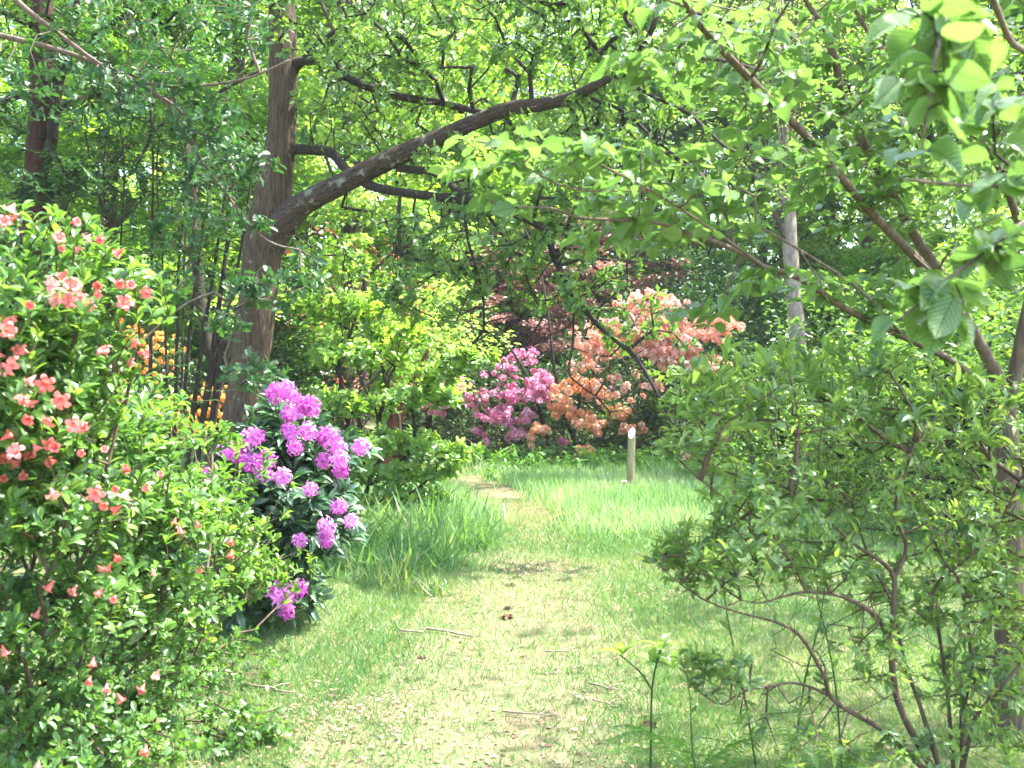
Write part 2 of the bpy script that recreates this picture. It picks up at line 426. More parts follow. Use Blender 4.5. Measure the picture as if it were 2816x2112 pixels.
def barkmat(name, c1, c2, c3=None, stretch=.12, scale=48, bump=.9, lich=.62, ang=None):
    m, nt, N, Lk = new_mat(name)
    tc = N("ShaderNodeTexCoord"); mp = N("ShaderNodeMapping"); mp.inputs["Scale"].default_value = (1, 1, stretch)
    if ang is None: Lk(tc.outputs["Object"], mp.inputs[0])
    else:
        m0 = N("ShaderNodeMapping"); m0.inputs["Rotation"].default_value = (0, ang, 0); Lk(tc.outputs["Object"], m0.inputs[0]); Lk(m0.outputs[0], mp.inputs[0])
    n1 = N("ShaderNodeTexNoise"); n1.inputs["Scale"].default_value = scale; n1.inputs["Detail"].default_value = 6; n1.inputs["Roughness"].default_value = .7; Lk(mp.outputs[0], n1.inputs["Vector"])
    cr = N("ShaderNodeValToRGB"); cr.color_ramp.elements[0].color = (*c1, 1); cr.color_ramp.elements[0].position = .35; cr.color_ramp.elements[1].color = (*c2, 1); cr.color_ramp.elements[1].position = .68
    Lk(n1.outputs[0], cr.inputs[0]); out = cr.outputs[0]
    if c3:
        n2 = N("ShaderNodeTexNoise"); n2.inputs["Scale"].default_value = 7; n2.inputs["Detail"].default_value = 5; n2.inputs["Roughness"].default_value = .65; Lk(tc.outputs["Object"], n2.inputs["Vector"])
        r2 = N("ShaderNodeMapRange"); r2.inputs[1].default_value = lich; r2.inputs[2].default_value = lich + .07; Lk(n2.outputs[0], r2.inputs[0])
        mx = N("ShaderNodeMix"); mx.data_type = 'RGBA'; Lk(r2.outputs[0], mx.inputs[0]); Lk(out, mx.inputs[6]); mx.inputs[7].default_value = (*c3, 1); out = mx.outputs[2]
    pb = N("ShaderNodeBsdfPrincipled"); pb.inputs["Roughness"].default_value = .85; pb.inputs["Specular IOR Level"].default_value = .25; Lk(out, pb.inputs["Base Color"])
    bp = N("ShaderNodeBump"); bp.inputs["Strength"].default_value = bump; bp.inputs["Distance"].default_value = .03; Lk(n1.outputs[0], bp.inputs["Height"]); Lk(bp.outputs[0], pb.inputs["Normal"])
    ou = N("ShaderNodeOutputMaterial"); Lk(pb.outputs[0], ou.inputs[0])
    return m
def groundmat(name, cols, scales=(1.1, 5, 60), bump=.5):
    m, nt, N, Lk = new_mat(name)
    tc = N("ShaderNodeTexCoord"); cur = None
    for i, (c, s) in enumerate(zip(cols, (0,) + tuple(scales))):
        if i == 0:
            rgb = N("ShaderNodeRGB"); rgb.outputs[0].default_value = (*c, 1); cur = rgb.outputs[0]; continue
        n = N("ShaderNodeTexNoise"); n.inputs["Scale"].default_value = s; n.inputs["Detail"].default_value = 7; n.inputs["Roughness"].default_value = .7
        mp = N("ShaderNodeMapping"); mp.inputs["Location"].default_value = (i * 3.7, i * 1.9, 0); Lk(tc.outputs["Object"], mp.inputs[0]); Lk(mp.outputs[0], n.inputs["Vector"])
        r = N("ShaderNodeMapRange"); r.inputs[1].default_value = .45; r.inputs[2].default_value = .6; Lk(n.outputs[0], r.inputs[0])
        mx = N("ShaderNodeMix"); mx.data_type = 'RGBA'; Lk(r.outputs[0], mx.inputs[0]); Lk(cur, mx.inputs[6]); mx.inputs[7].default_value = (*c, 1); cur = mx.outputs[2]
    pb = N("ShaderNodeBsdfPrincipled"); pb.inputs["Roughness"].default_value = .95; pb.inputs["Specular IOR Level"].default_value = .1; Lk(cur, pb.inputs["Base Color"])
    bp = N("ShaderNodeBump"); bp.inputs["Strength"].default_value = bump; bp.inputs["Distance"].default_value = .03; Lk(n.outputs[0], bp.inputs["Height"]); Lk(bp.outputs[0], pb.inputs["Normal"])
    ou = N("ShaderNodeOutputMaterial"); Lk(pb.outputs[0], ou.inputs[0])
    return m
M = {}
M['ground'] = groundmat("meadow_soil", [(.09, .14, .038), (.15, .14, .06), (.065, .12, .03), (.17, .13, .08)])
M['path'] = groundmat("mossy_path", [(.10, .13, .055), (.19, .16, .09), (.07, .12, .04), (.21, .145, .10)], (1.0, 3.2, 40))
M['bark_oak'] = barkmat("oak_bark", (.026, .017, .010), (.135, .09, .056), (.20, .19, .13), lich=.62)
M['bark_limb'] = barkmat("oak_limb_bark", (.022, .015, .010), (.115, .08, .056), (.22, .23, .17), lich=.57, ang=math.radians(-64))
M['bark_left'] = barkmat("reddish_bark", (.022, .010, .007), (.10, .042, .026), (.16, .15, .11), lich=.68)
M['bark_dark'] = barkmat("dark_bark", (.018, .014, .010), (.062, .048, .036), (.12, .13, .08))
M['bark_birch'] = barkmat("birch_bark", (.20, .15, .12), (.42, .33, .28), (.10, .08, .06), stretch=.6, scale=12)
M['bark_lime'] = barkmat("smooth_bark", (.08, .055, .04), (.19, .14, .105), (.2, .22, .15), bump=.25)
M['bark_shrub'] = barkmat("shrub_bark", (.05, .034, .022), (.15, .10, .068), None, bump=.25)
M['bark_red'] = barkmat("orange_bark", (.06, .02, .012), (.19, .065, .032), None)
M['bark_bg'] = barkmat("wood_bark", (.06, .045, .033), (.14, .10, .075), (.10, .12, .06))
M['green_stem'] = barkmat("green_stem", (.03, .075, .02), (.06, .12, .035), None, bump=.1)
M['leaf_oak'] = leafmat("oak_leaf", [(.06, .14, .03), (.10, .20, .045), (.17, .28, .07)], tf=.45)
M['leaf_oak_front'] = leafmat("shaded_oak_leaf", [(.022, .075, .022), (.04, .115, .03), (.08, .18, .045)], trans=(1.3, 1.4, .6), tf=.36)  # darker copy of the oak leaf, shade put into its colour
M['leaf_left'] = leafmat("shaded_beech_leaf", [(.018, .06, .016), (.034, .10, .024), (.07, .17, .035)], tf=.36)  # leaf darkened, the shade of the upper left put into its colour
M['leaf_lime'] = leafmat('lime_leaf', [(.11, .20, .055), (.15, .25, .07), (.19, .30, .085), (.36, .31, .09)], trans=(1.15, 1.35, .75), tf=.48, rough=.27, spec=.8, ramp=[0, .5, .94, 1], veins=9)
M['leaf_azalea'] = leafmat("azalea_leaf", [(.05, .12, .03), (.10, .22, .05), (.22, .37, .08)], tf=.45, rough=.33, spec=.7, veins=1e-3)
M['leaf_rhodo'] = leafmat("rhododendron_leaf", [(.025, .065, .032), (.045, .11, .05), (.10, .19, .075)], trans=(1.3, 1.4, .6), tf=.22, rough=.28, spec=.7)
M['leaf_shrub'] = leafmat("shrub_leaf", [(.085, .165, .055), (.165, .28, .085), (.30, .44, .13)], tf=.45, rough=.3, spec=.7, veins=1e-3)
M['leaf_mag'] = leafmat("yellow_green_leaf", [(.09, .20, .04), (.17, .31, .06), (.30, .43, .09)], tf=.5, rough=.35, spec=.6)
M['leaf_bg'] = leafmat("wood_leaf", [(.07, .175, .028), (.15, .30, .042), (.28, .44, .075)], trans=(1.6,1.5,.6), tf=.55)
M['leaf_bg2'] = leafmat("pale_wood_leaf", [(.12, .23, .055), (.21, .35, .085), (.36, .50, .15)], trans=(1.6,1.5,.8), tf=.55)
M['leaf_bgdark'] = leafmat("evergreen_leaf", [(.02, .065, .018), (.04, .11, .028), (.075, .17, .04)], tf=.3)
M['leaf_red'] = leafmat("copper_leaf", [(.14, .07, .055), (.27, .14, .12), (.50, .33, .31)], trans=(1.3, .9, .7), tf=.3)
M['leaf_scarlet'] = leafmat("scarlet_leaf", [(.16, .06, .05), (.28, .10, .07), (.5, .10, .05)], trans=(1.3, .8, .6), tf=.35)
M['fern'] = leafmat("fern_leaf", [(.06, .17, .03), (.11, .25, .045)], tf=.45)
M['salmon'] = leafmat("salmon_petal", [(.76, .19, .17), (.78, .25, .23), (.82, .36, .35)], trans=(1.1, .9, .8), tf=.35, rough=.6, spec=.2)
M['purple'] = leafmat("purple_petal", [(.52, .10, .44), (.66, .19, .58), (.80, .36, .74)], trans=(1.1, .9, 1.1), tf=.35, rough=.6, spec=.2)
M['pink'] = leafmat("pink_petal", [(.62, .18, .34), (.74, .32, .50), (.86, .54, .70)], trans=(1.1, .9, 1), tf=.35, rough=.6, spec=.2)
M['orange'] = leafmat("orange_petal", [(.84, .38, .18), (.87, .52, .34), (.9, .64, .54)], trans=(1.1, .9, .7), tf=.35, rough=.6, spec=.2)
M['peach'] = leafmat("peach_petal", [(.86, .42, .30), (.88, .55, .46), (.92, .70, .64)], trans=(1.1, .9, .8), tf=.35, rough=.6, spec=.2)
M['yellow'] = leafmat("yellow_petal", [(.82, .36, .07), (.86, .47, .13), (.88, .60, .22)], trans=(1.1, .9, .6), tf=.35, rough=.6, spec=.2)
M['grass'] = leafmat("grass_blade", [(.055, .15, .045), (.095, .21, .065), (.16, .28, .10), (.25, .26, .14)], tf=.4, ramp=[0, .45, .85, 1])
M['grass_path'] = leafmat("worn_grass_blade", [(.075, .165, .05), (.12, .21, .065), (.20, .24, .09), (.32, .27, .16)], tf=.35, ramp=[0, .4, .75, 1])
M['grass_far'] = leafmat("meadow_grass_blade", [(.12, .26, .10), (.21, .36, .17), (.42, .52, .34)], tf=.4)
M['litter'] = leafmat("dead_leaf", [(.14, .075, .045), (.26, .16, .105), (.42, .30, .23)], trans=(1, .9, .8), tf=.15, rough=.7)
M['twig'] = barkmat("dead_twig", (.16, .12, .09), (.34, .27, .21), None, bump=.3)
M['cone'] = barkmat("brown_clump", (.14, .08, .05), (.30, .19, .12), None, stretch=1, scale=60)
M['post'] = barkmat("weathered_post", (.20, .17, .08), (.44, .38, .22), (.16, .2, .07), stretch=.1, scale=20, lich=.6)
M['cut'] = barkmat("cut_wood", (.55, .50, .42), (.7, .66, .6), None, stretch=1, scale=14, bump=.1)

# ------------------------------------------------------------------ ground and path
def sheet(name, xs, ys, mat, dz=0.0, jag=None):
    X, Y = np.meshgrid(xs, ys); Z = gz(X, Y) + dz
    V = np.stack([X, Y, Z], -1).reshape(-1, 3); nx = len(xs)
    i, j = np.meshgrid(np.arange(len(ys) - 1), np.arange(nx - 1), indexing='ij'); a = (i * nx + j).ravel()
    o = link(name, mesh_from(name, V, [np.stack([a, a + 1, a + nx + 1, a + nx], 1)], mat, None, True), None, 'structure')
    return o
ys = np.concatenate([np.linspace(-60, 0, 13), np.linspace(.5, 32, 100), np.geomspace(33, 420, 26)])
xs = np.concatenate([-np.geomspace(300, 9, 14), np.linspace(-8, 8, 81), np.geomspace(9, 300, 14)])
sheet("ground", xs, ys, M['ground'])
yp = np.linspace(-1, 27, 220); U = np.linspace(0, 1, 15)
lo = path_l(yp) + .16 * np.sin(yp * 2.1) + .09 * np.sin(yp * 5.3 + 1) + RNG.normal(0, .05, 220); hi = path_r(yp) + .16 * np.sin(yp * 1.7 + 2) + .1 * np.sin(yp * 4.7) + RNG.normal(0, .05, 220)
Xp = lo[:, None] + (hi - lo)[:, None] * U[None]; Yp = np.repeat(yp[:, None], 15, 1)
Vp = np.stack([Xp, Yp, gz(Xp, Yp) + .006 + 0 * Xp], -1).reshape(-1, 3)
i, j = np.meshgrid(np.arange(219), np.arange(14), indexing='ij'); a = (i * 15 + j).ravel()
link("path", mesh_from("path", Vp, [np.stack([a, a + 1, a + 16, a + 15], 1)], M['path'], None, True), None, 'structure')

def ysample(n, y0, y1, pw=1.3):
    u = RNG.random(n); e = 1 - pw
    return (y0 ** e + u * (y1 ** e - y0 ** e)) ** (1 / e)
def grass(name, label, n, y0, y1, xf, L, mat, wid=1.0, lean=.35, key='blade', pw=1.3, patch=None, vb=0):
    y = ysample(n, y0, y1, pw); x = xf(y, RNG.random(n))
    if patch:
        s = np.sin(x * patch + y * 1.1) * np.sin(y * patch * .8 - x * .7) + RNG.normal(0, .5, n); k = s > -.25
        x = x[k]; y = y[k]
    m = len(x); p = np.stack([x, y, gz(x, y) - .004], 1)
    d = np.stack([RNG.normal(0, lean, m), RNG.normal(0, lean, m), np.ones(m)], 1)
    n_ = RNG.normal(size=(m, 3)) * np.array([1, 1, .15])
    lv = Leaves(); tone = .5 + .5 * np.sin(x * 1.3 + 2 * np.sin(y * .9)) 
    lv.add(p, d, n_, L(y) * RNG.uniform(.5, 1.25, m), wid, np.clip(tone * .35 + RNG.random(m) * .65 + vb, 0, 1))
    o = link(name, leaf_mesh(name, lv.cat(), key, mat), None, 'stuff'); o['label'] = label; o['category'] = 'grass'
    return o
inpath = lambda y, u: path_l(y) + .02 + (path_r(y) - path_l(y)) * u
def soft(edge, sgn, reach):
    """starts thinly inside the path and thickens away from it"""
    def f(y, u):
        inner = edge(y) - sgn * RNG.gamma(1.5, .22, len(y)) * RNG.choice([1, 2.2], len(y), p=[.8, .2]); outer = edge(y) + sgn * reach * u ** 1.2
        return np.where(RNG.random(len(y)) < .12, inner, outer)
    return f
grass("short_grass", "short worn mossy grass growing on the path", 170000, 3.2, 18, lambda y, u: path_l(y) - .4 + (path_r(y) - path_l(y) + .8) * u, lambda y: .014 + .0022 * y, M['grass_path'], 2.2, .8, 'bladefine', 1.25, vb=.12)
grass("verge_grass", "soft green grass spreading left of the path", 100000, 3.5, 14, soft(path_l, -1, 3.2), lambda y: .028 + .005 * y, M['grass'], 1.3, .65, 'blade', 1.3)
grass("right_grass", "bright green grass under the right hand shrub", 110000, 3.2, 15, soft(path_r, 1, 4.8), lambda y: .035 + .005 * y, M['grass'], 1.3, .6, 'blade', 1.3, vb=.06)
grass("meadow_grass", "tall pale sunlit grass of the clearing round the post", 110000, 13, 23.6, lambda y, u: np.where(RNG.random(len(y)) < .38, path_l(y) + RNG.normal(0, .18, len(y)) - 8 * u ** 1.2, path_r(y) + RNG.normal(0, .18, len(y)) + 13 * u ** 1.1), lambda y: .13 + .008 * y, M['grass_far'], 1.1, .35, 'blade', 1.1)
grass("tall_grass", "tall tufted grass on the bank left of the path bend", 15000, 9.0, 15.5, lambda y, u: path_l(y) - .05 - 1.9 * u ** 1.1 + .25 * np.sin(y * 5) + .1 * np.sin(y * 17), lambda y: (.16 + .16 * np.sin(y * 9) * np.sin(y * 3.1)) * RNG.choice([.6, 1, 1.6], len(y)), M['grass'], 1.0, .6, 'blade', 1.1, vb=.15)

# leaf litter
n = 3000; y = ysample(n, 3.6, 16, 1.4); x = inpath(y, RNG.normal(.5, .42, n))
s = np.sin(x * 3.1 + y * .9) * np.sin(y * 2.3 - x) + .3 * RNG.normal(size=n); k = s > -.1; x, y = x[k], y[k]
e = 900; x = np.concatenate([x, RNG.normal(-1.0, .28, e), RNG.normal(.15, .22, 350), RNG.normal(1.35, .25, 350), RNG.normal(1.3, .2, 250)]); y = np.concatenate([y, RNG.normal(5.4, .5, e), RNG.normal(10.2, .22, 350), RNG.normal(10.4, .3, 350), RNG.normal(9.0, .2, 250)])
lv = Leaves(); m = len(x)
lv.add(np.stack([x, y, gz(x, y) + .014], 1), np.concatenate([RNG.normal(size=(m, 2)), RNG.normal(0, .25, (m, 1))], 1), np.array([0, 0, 1.]) + RNG.normal(size=(m, 3)) * .3, RNG.uniform(.012, .04, m), 1.2)
o = link("leaf_litter", leaf_mesh("leaf_litter", lv.cat(), 'oval', M['litter']), None, 'stuff'); o['label'] = "brown and pale dead leaves scattered over the mossy path"; o['category'] = 'leaf litter'

# ------------------------------------------------------------------ trees
def main_limbs(rows_list, sub=5, sides=12, rough=.10, ridges=0):
    tb = Tubes(); seeds = []
    for rows in rows_list:
        p, r = PL(rows); p, r = catmull(p, r, sub)
        tb.tube(p, r, sides if r.max() > .03 else 7, rough, True, ridges); seeds.append(p)
    return tb, np.concatenate(seeds)

# --- the big oak
root = thing("oak_tree", "big oak with a brown trunk and one long mossy limb arching right over the path", "oak tree", P(228, 547, 12) * [1, 1, 0] + [0, 0, .1])
OY = 12
trunk = [(222, 556, OY, 52), (229, 530, OY, 44), (238, 445, OY, 39), (243, 410, OY, 37), (252, 350, OY, 38), (259, 290, OY, 38), (264, 240, OY, 39), (273, 195, OY, 36), (281, 139, OY, 28), (283, 90, OY, 27), (283, 46, OY, 27), (282, 0, OY, 26), (284, -80, OY, 25), (290, -200, OY, 20), (292, -380, OY, 12)]
limb = [(262, 262, OY, 30), (272, 238, 11.98, 33), (286, 219, 11.9, 29), (305, 203, 11.8, 23), (343, 183, 11.6, 21), (393, 158, 11.4, 20), (440, 138, 11.2, 18), (475, 122, 11.1, 16), (509, 109, 11, 15), (545, 104, 10.7, 13), (575, 96, 10.3, 11), (606, 80, 9.9, 8), (640, 70, 9.6, 6), (700, 58, 9.4, 4), (760, 70, 9.3, 3)]
limbs = [
 [(288, 66, OY, 11), (305, 61, 11.9, 9), (330, 63, 11.9, 8), (352, 80, 11.8, 9), (403, 97, 11.6, 8), (444, 103, 11.4, 7), (480, 112, 11.2, 6), (507, 112, 11, 6)],
 [(294, 72, OY, 8), (307, 56, 11.9, 7), (321, 40, 11.8, 4)],
 [(290, 149, OY, 12), (310, 150, 11.9, 10), (331, 153, 11.8, 10), (347, 170, 11.7, 9), (372, 186, 11.5, 9), (416, 194, 11.3, 9), (456, 199, 11.1, 9), (490, 206, 10.9, 8), (541, 227, 10.7, 8), (555, 259, 10.6, 7), (574, 296, 10.5, 6), (602, 329, 10.4, 5), (634, 356, 10.3, 4.5), (657, 393, 10.2, 3.5), (676, 430, 10.1, 2.5)],
 [(396, 168, 11.4, 8), (415, 170, 11.4, 8), (436, 173, 11.3, 8), (456, 189, 11.1, 7), (485, 207, 10.9, 7)],
 [(606, 80, 10.8, 6.5), (598, 52, 10.8, 5.8), (582, 27, 10.7, 4.3), (576, 0, 10.6, 4.3), (570, -60, 10.5, 3.6)],
 [(598, 60, 10.8, 5.0), (612, 40, 10.7, 5.0), (632, 32, 10.6, 5.8), (625, 14, 10.6, 4.3), (650, 8, 10.5, 3.6), (690, 12, 10.4, 3.6), (740, 25, 10.3, 2.9)],
 [(620, 76, 10.7, 6.5), (640, 50, 10.6, 6.5), (655, 20, 10.5, 5.8), (662, -30, 10.5, 5.0)],
 [(625, 80, 10.7, 5.0), (650, 95, 10.5, 3.6), (690, 115, 10.4, 3.6), (730, 150, 10.2, 2.9), (770, 160, 10, 2.2)],
 [(590, 98, 10.8, 3.6), (625, 112, 10.6, 3.6), (655, 140, 10.4, 2.9), (690, 165, 10.2, 2.2)],
 [(574, 296, 10.5, 2.9), (573, 340, 10.4, 2.5), (569, 372, 10.4, 2.2), (580, 385, 10.4, 2.2), (598, 398, 10.3, 1.4)],
 [(400, 196, 11.2, 4), (398, 225, 11, 4), (401, 262, 10.9, 3), (396, 300, 10.8, 2)],
 [(464, 201, 11, 3.5), (468, 240, 10.9, 3), (482, 290, 10.8, 2.5), (484, 330, 10.8, 2)],
 [(480, 205, 11, 3.5), (500, 232, 10.9, 3), (520, 260, 10.8, 2.5), (531, 290, 10.8, 2)],
 [(284, -60, OY, 12), (340, -110, 11.6, 9), (430, -120, 11, 6), (520, -100, 10.6, 4)],
 [(283, 5, OY, 9), (230, -20, 11.2, 7), (160, -10, 10.2, 5), (100, -30, 9.6, 3)],
 [(300, 62, OY, 6), (330, 35, 11.9, 5), (360, 12, 11.9, 4), (390, -10, 11.8, 3)],
]
tb, seeds_t = main_limbs([trunk], 16, 64, .0, .028)
link("trunk", tb.mesh("trunk", M['bark_oak']), root)
tb, s1 = main_limbs([limb], 14, 44, .0, .03); link("limb", tb.mesh("limb", M['bark_limb']), root)
seeds = [seeds_t[len(seeds_t) // 2:], s1]
for rows in limbs:
    tb, s2 = main_limbs([rows], 5, 8, .1); link("branch", tb.mesh("branch", M['bark_dark']), root); seeds.append(s2)
seeds = np.concatenate(seeds)
tips = blobs([(360, 40, 11.5, 90, 50, 1.6, 150), (470, 50, 11.2, 110, 50, 1.8, 190), (560, 20, 11, 80, 50, 1.5, 130), (640, 100, 10.6, 80, 60, 1.4, 130),
              (380, 120, 12, 90, 40, 1.5, 90), (520, 160, 11.5, 120, 40, 1.2, 100), (600, 180, 10.8, 90, 50, 1.2, 120), (470, 240, 11, 90, 45, 1., 70),
              (560, 270, 10.6, 80, 50, .8, 70), (620, 300, 10.4, 60, 50, .6, 34), (660, 370, 10.3, 45, 50, .5, 16), (430, 290, 11, 60, 40, .7, 60), (540, 225, 10.8, 70, 40, .8, 40),
              (330, -80, 11.5, 250, 70, 3, 200), (600, -80, 10.5, 200, 60, 2.5, 150), (160, -70, 11, 150, 60, 2.5, 120), (330, 230, 12.5, 50, 60, .8, 40)])
sk = skeleton(seeds, tips, .25, .3, .09, sag=.02)
tb = Tubes(); skel_tubes(tb, sk, .0042, .5, .022)
bare = blobs([(430, 240, 11.2, 60, 40, .5, 40), (500, 300, 10.9, 70, 60, .6, 60), (600, 250, 10.7, 70, 70, .6, 50), (640, 150, 10.5, 80, 50, .5, 50), (620, 370, 10.4, 50, 60, .4, 34), (480, 150, 11.3, 90, 30, .5, 40), (360, 110, 11.8, 60, 40, .5, 30)])
skel_tubes(tb, skeleton(seeds, bare, .3, .25, .12, sag=.06), .0040, .5, .018)
link("twigs", tb.mesh("twigs", M['bark_dark']), root, 'stuff')
p, t, q = tipdirs(sk); lv = Leaves(); rosette(lv, p, t, (8, 13), .105, (.5, 1.5), .25, back=.22); 
emit(root, lv, 'oaksmall', M['leaf_oak'])

# --- oak spray hanging in front of the trunk, from a tree whose stem stands left of the picture
root = thing("overhanging_oak", "blue green oak boughs hanging in front of the big trunk from the left", "oak tree", (-6.3, 8.0, .1))
rows = [[(-350, 618, 8, 40), (-345, 300, 8, 36), (-340, 50, 8, 32), (-320, -200, 8, 24)],
        [(-335, 60, 8, 16), (-200, -10, 8.1, 12), (-40, -30, 8.3, 8), (40, 20, 8.4, 5), (110, 70, 8.5, 4), (170, 86, 8.5, 3), (240, 80, 8.5, 2.5), (290, 60, 8.5, 2)],
        [(-335, 120, 8, 12), (-160, 20, 8.2, 8), (20, 40, 8.5, 6), (150, 90, 8.6, 4), (205, 165, 8.6, 3), (260, 235, 8.6, 2.5), (300, 250, 8.6, 2)],
        [(150, 90, 8.6, 3), (188, 120, 8.6, 3), (200, 180, 8.6, 2.5)]]
for k, r in enumerate(rows):
    tb, s2 = main_limbs([r], 6, 9, .06); link("trunk" if k == 0 else "branch", tb.mesh("trunk" if k == 0 else "branch", M['bark_lime'] if k else M['bark_left']), root)
    seeds = s2 if k == 0 else np.concatenate([seeds, s2])
for r in [[(190, 185, 8.5, 4), (197, 205, 8.5, 4.5), (193, 235, 8.5, 4), (189, 262, 8.5, 3), (185, 285, 8.5, 2)],
          [(215, 292, 8.5, 3), (190, 302, 8.5, 3), (165, 318, 8.5, 2.5), (148, 324, 8.5, 1.5)],
          [(215, 292, 8.5, 3), (236, 315, 8.5, 2), (225, 360, 8.5, 2), (240, 385, 8.5, 1.5)]]:
    tb, s2 = main_limbs([r], 5, 6, .06); link("branch", tb.mesh("branch", M['bark_lime']), root); seeds = np.concatenate([seeds, s2])
tips = blobs([(215, 120, 8.6, 50, 26, .4, 40), (215, 170, 8.5, 50, 26, .4, 44), (250, 150, 8.5, 22, 16, .3, 14), (190, 220, 8.6, 50, 24, .4, 26), (245, 222, 8.5, 34, 10, .3, 16), (270, 158, 8.5, 20, 8, .2, 7),
              (265, 288, 8.4, 42, 18, .35, 46), (225, 325, 8.5, 30, 14, .3, 12), (258, 372, 8.4, 34, 16, .3, 26), (150, 100, 8.6, 70, 40, .5, 60), (70, 90, 8.6, 80, 40, .6, 60), (170, 30, 8.6, 120, 35, .8, 90), (310, 270, 8.6, 30, 25, .3, 14), (180, 265, 8.6, 30, 30, .3, 14)])
sk = skeleton(seeds, tips, .3, .22, .10)
tb = Tubes(); skel_tubes(tb, sk, .0022, .45, .012); link("twigs", tb.mesh("twigs", M['bark_lime']), root, 'stuff')
p, t, q = tipdirs(sk); lv = Leaves(); rosette(lv, p, t, (6, 9), .085, (.6, 1.5), .3, back=.15)
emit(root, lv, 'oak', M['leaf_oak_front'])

# --- the left tree with reddish bark
root = thing("beech_tree", "tall tree with a straight reddish brown trunk at the left edge of the photo", "tree", P(28, 526, 14) * [1, 1, 0])
tb, s1 = main_limbs([[(26, 530, 14, 36), (29, 400, 14, 28), (31, 280, 14, 26), (33, 230, 14, 25), (35, 190, 14, 24), (38, 150, 14, 24), (42, 100, 14, 25), (42, 50, 14, 23), (42, 0, 14, 22), (44, -150, 14, 18), (46, -350, 14, 10)]], 14, 48, .0, .025)
link("trunk", tb.mesh("trunk", M['bark_left']), root); seeds = s1[len(s1) // 2:]
for r in [[(44, 170, 14, 10), (51, 145, 13.9, 11), (54, 110, 13.9, 12), (60, 70, 13.8, 12), (70, 40, 13.8, 10), (76, 0, 13.7, 9), (85, -60, 13.7, 7)],
          [(36, 96, 14, 8), (20, 96, 13.8, 7), (0, 102, 13.6, 5), (-60, 110, 13.4, 4)], [(54, 113, 13.9, 6), (70, 103, 13.8, 6), (95, 96, 13.6, 5), (130, 92, 13.4, 3)],
          [(62, 65, 13.8, 6), (85, 42, 13.6, 5), (118, 20, 13.4, 4), (150, -10, 13.2, 3)], [(42, 30, 14, 8), (0, 10, 13.6, 6), (-60, -20, 13.2, 4)]]:
    tb, s2 = main_limbs([r], 5, 8, .07); link("branch", tb.mesh("branch", M['bark_dark']), root); seeds = np.concatenate([seeds, s2])
tips = blobs([(90, 30, 13.6, 90, 50, 1.6, 150), (20, 60, 13, 70, 70, 1.5, 90), (150, 70, 13.5, 90, 50, 1.3, 110), (60, 150, 13.6, 90, 35, 1.2, 90), (100, 190, 13, 80, 25, .9, 60), (30, 190, 12.6, 50, 18, .5, 40), (190, 130, 13.6, 60, 40, 1, 50),
              (60, -80, 13.5, 200, 80, 3, 170), (230, 20, 13.8, 60, 40, 1, 60), (10, 250, 13, 60, 40, .8, 30)])
sk = skeleton(seeds, tips, .25, .3, .08)
tb = Tubes(); skel_tubes(tb, sk, .0035, .5, .02); link("twigs", tb.mesh("twigs", M['bark_dark']), root, 'stuff')
p, t, q = tipdirs(sk); lv = Leaves(); q2 = p - unit(p - q) * .35; spray(lv, p, q2, (9, 15), .10, .15)
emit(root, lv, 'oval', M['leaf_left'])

# --- slender stems at the left
def slender(rows, label, ntip, spread, mat, leafm, group=None, L=.09, key='oval', name="sapling", cat="sapling"):
    r = np.array(rows, float); base = P(r[0, 0], r[0, 1], r[0, 2])
    root = thing(name, label, cat, (base[0], base[1], gz(base[0], base[1])), group)
    tb, s = main_limbs([rows], 5, 8, .05); link("trunk", tb.mesh("trunk", mat), root)
    if ntip:
        c = s[RNG.integers(len(s) // 3, len(s), ntip)] + RNG.normal(size=(ntip, 3)) * spread
        sk = skeleton(s, c, .3, .3, .08); tb = Tubes(); skel_tubes(tb, sk, .003, .45, .01); link("twigs", tb.mesh("twigs", mat), root, 'stuff')
        p, t, q = tipdirs(sk); lv = Leaves(); spray(lv, p, p - unit(p - q) * .3, (8, 12), L, .15); emit(root, lv, key, leafm, 0)
    return root
gp = lambda Y: 400 + 1760 / Y
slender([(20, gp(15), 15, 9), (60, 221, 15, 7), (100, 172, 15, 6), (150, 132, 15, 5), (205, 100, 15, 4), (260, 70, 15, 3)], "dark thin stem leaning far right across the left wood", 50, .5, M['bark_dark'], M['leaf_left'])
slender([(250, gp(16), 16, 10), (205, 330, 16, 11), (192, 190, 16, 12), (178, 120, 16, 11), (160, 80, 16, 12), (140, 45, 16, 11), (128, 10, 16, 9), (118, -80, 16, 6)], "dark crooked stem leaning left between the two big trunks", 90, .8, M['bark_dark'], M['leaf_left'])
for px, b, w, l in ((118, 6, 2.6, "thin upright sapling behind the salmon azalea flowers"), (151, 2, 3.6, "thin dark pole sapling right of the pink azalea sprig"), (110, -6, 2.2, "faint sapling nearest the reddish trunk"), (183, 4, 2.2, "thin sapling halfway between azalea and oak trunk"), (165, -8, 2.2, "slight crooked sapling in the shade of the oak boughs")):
    slender([(px - b, gp(13.5), 13.5, w + 2), (px - b * .5, 420, 13.5, w + 1), (px, 330, 13.5, w), (px + b * .4, 250, 13.5, w * .8), (px + b, 160, 13.5, w * .6), (px - b, 90, 13.5, w * .4)], l, 26, .45, M['bark_dark'], M['leaf_left'])
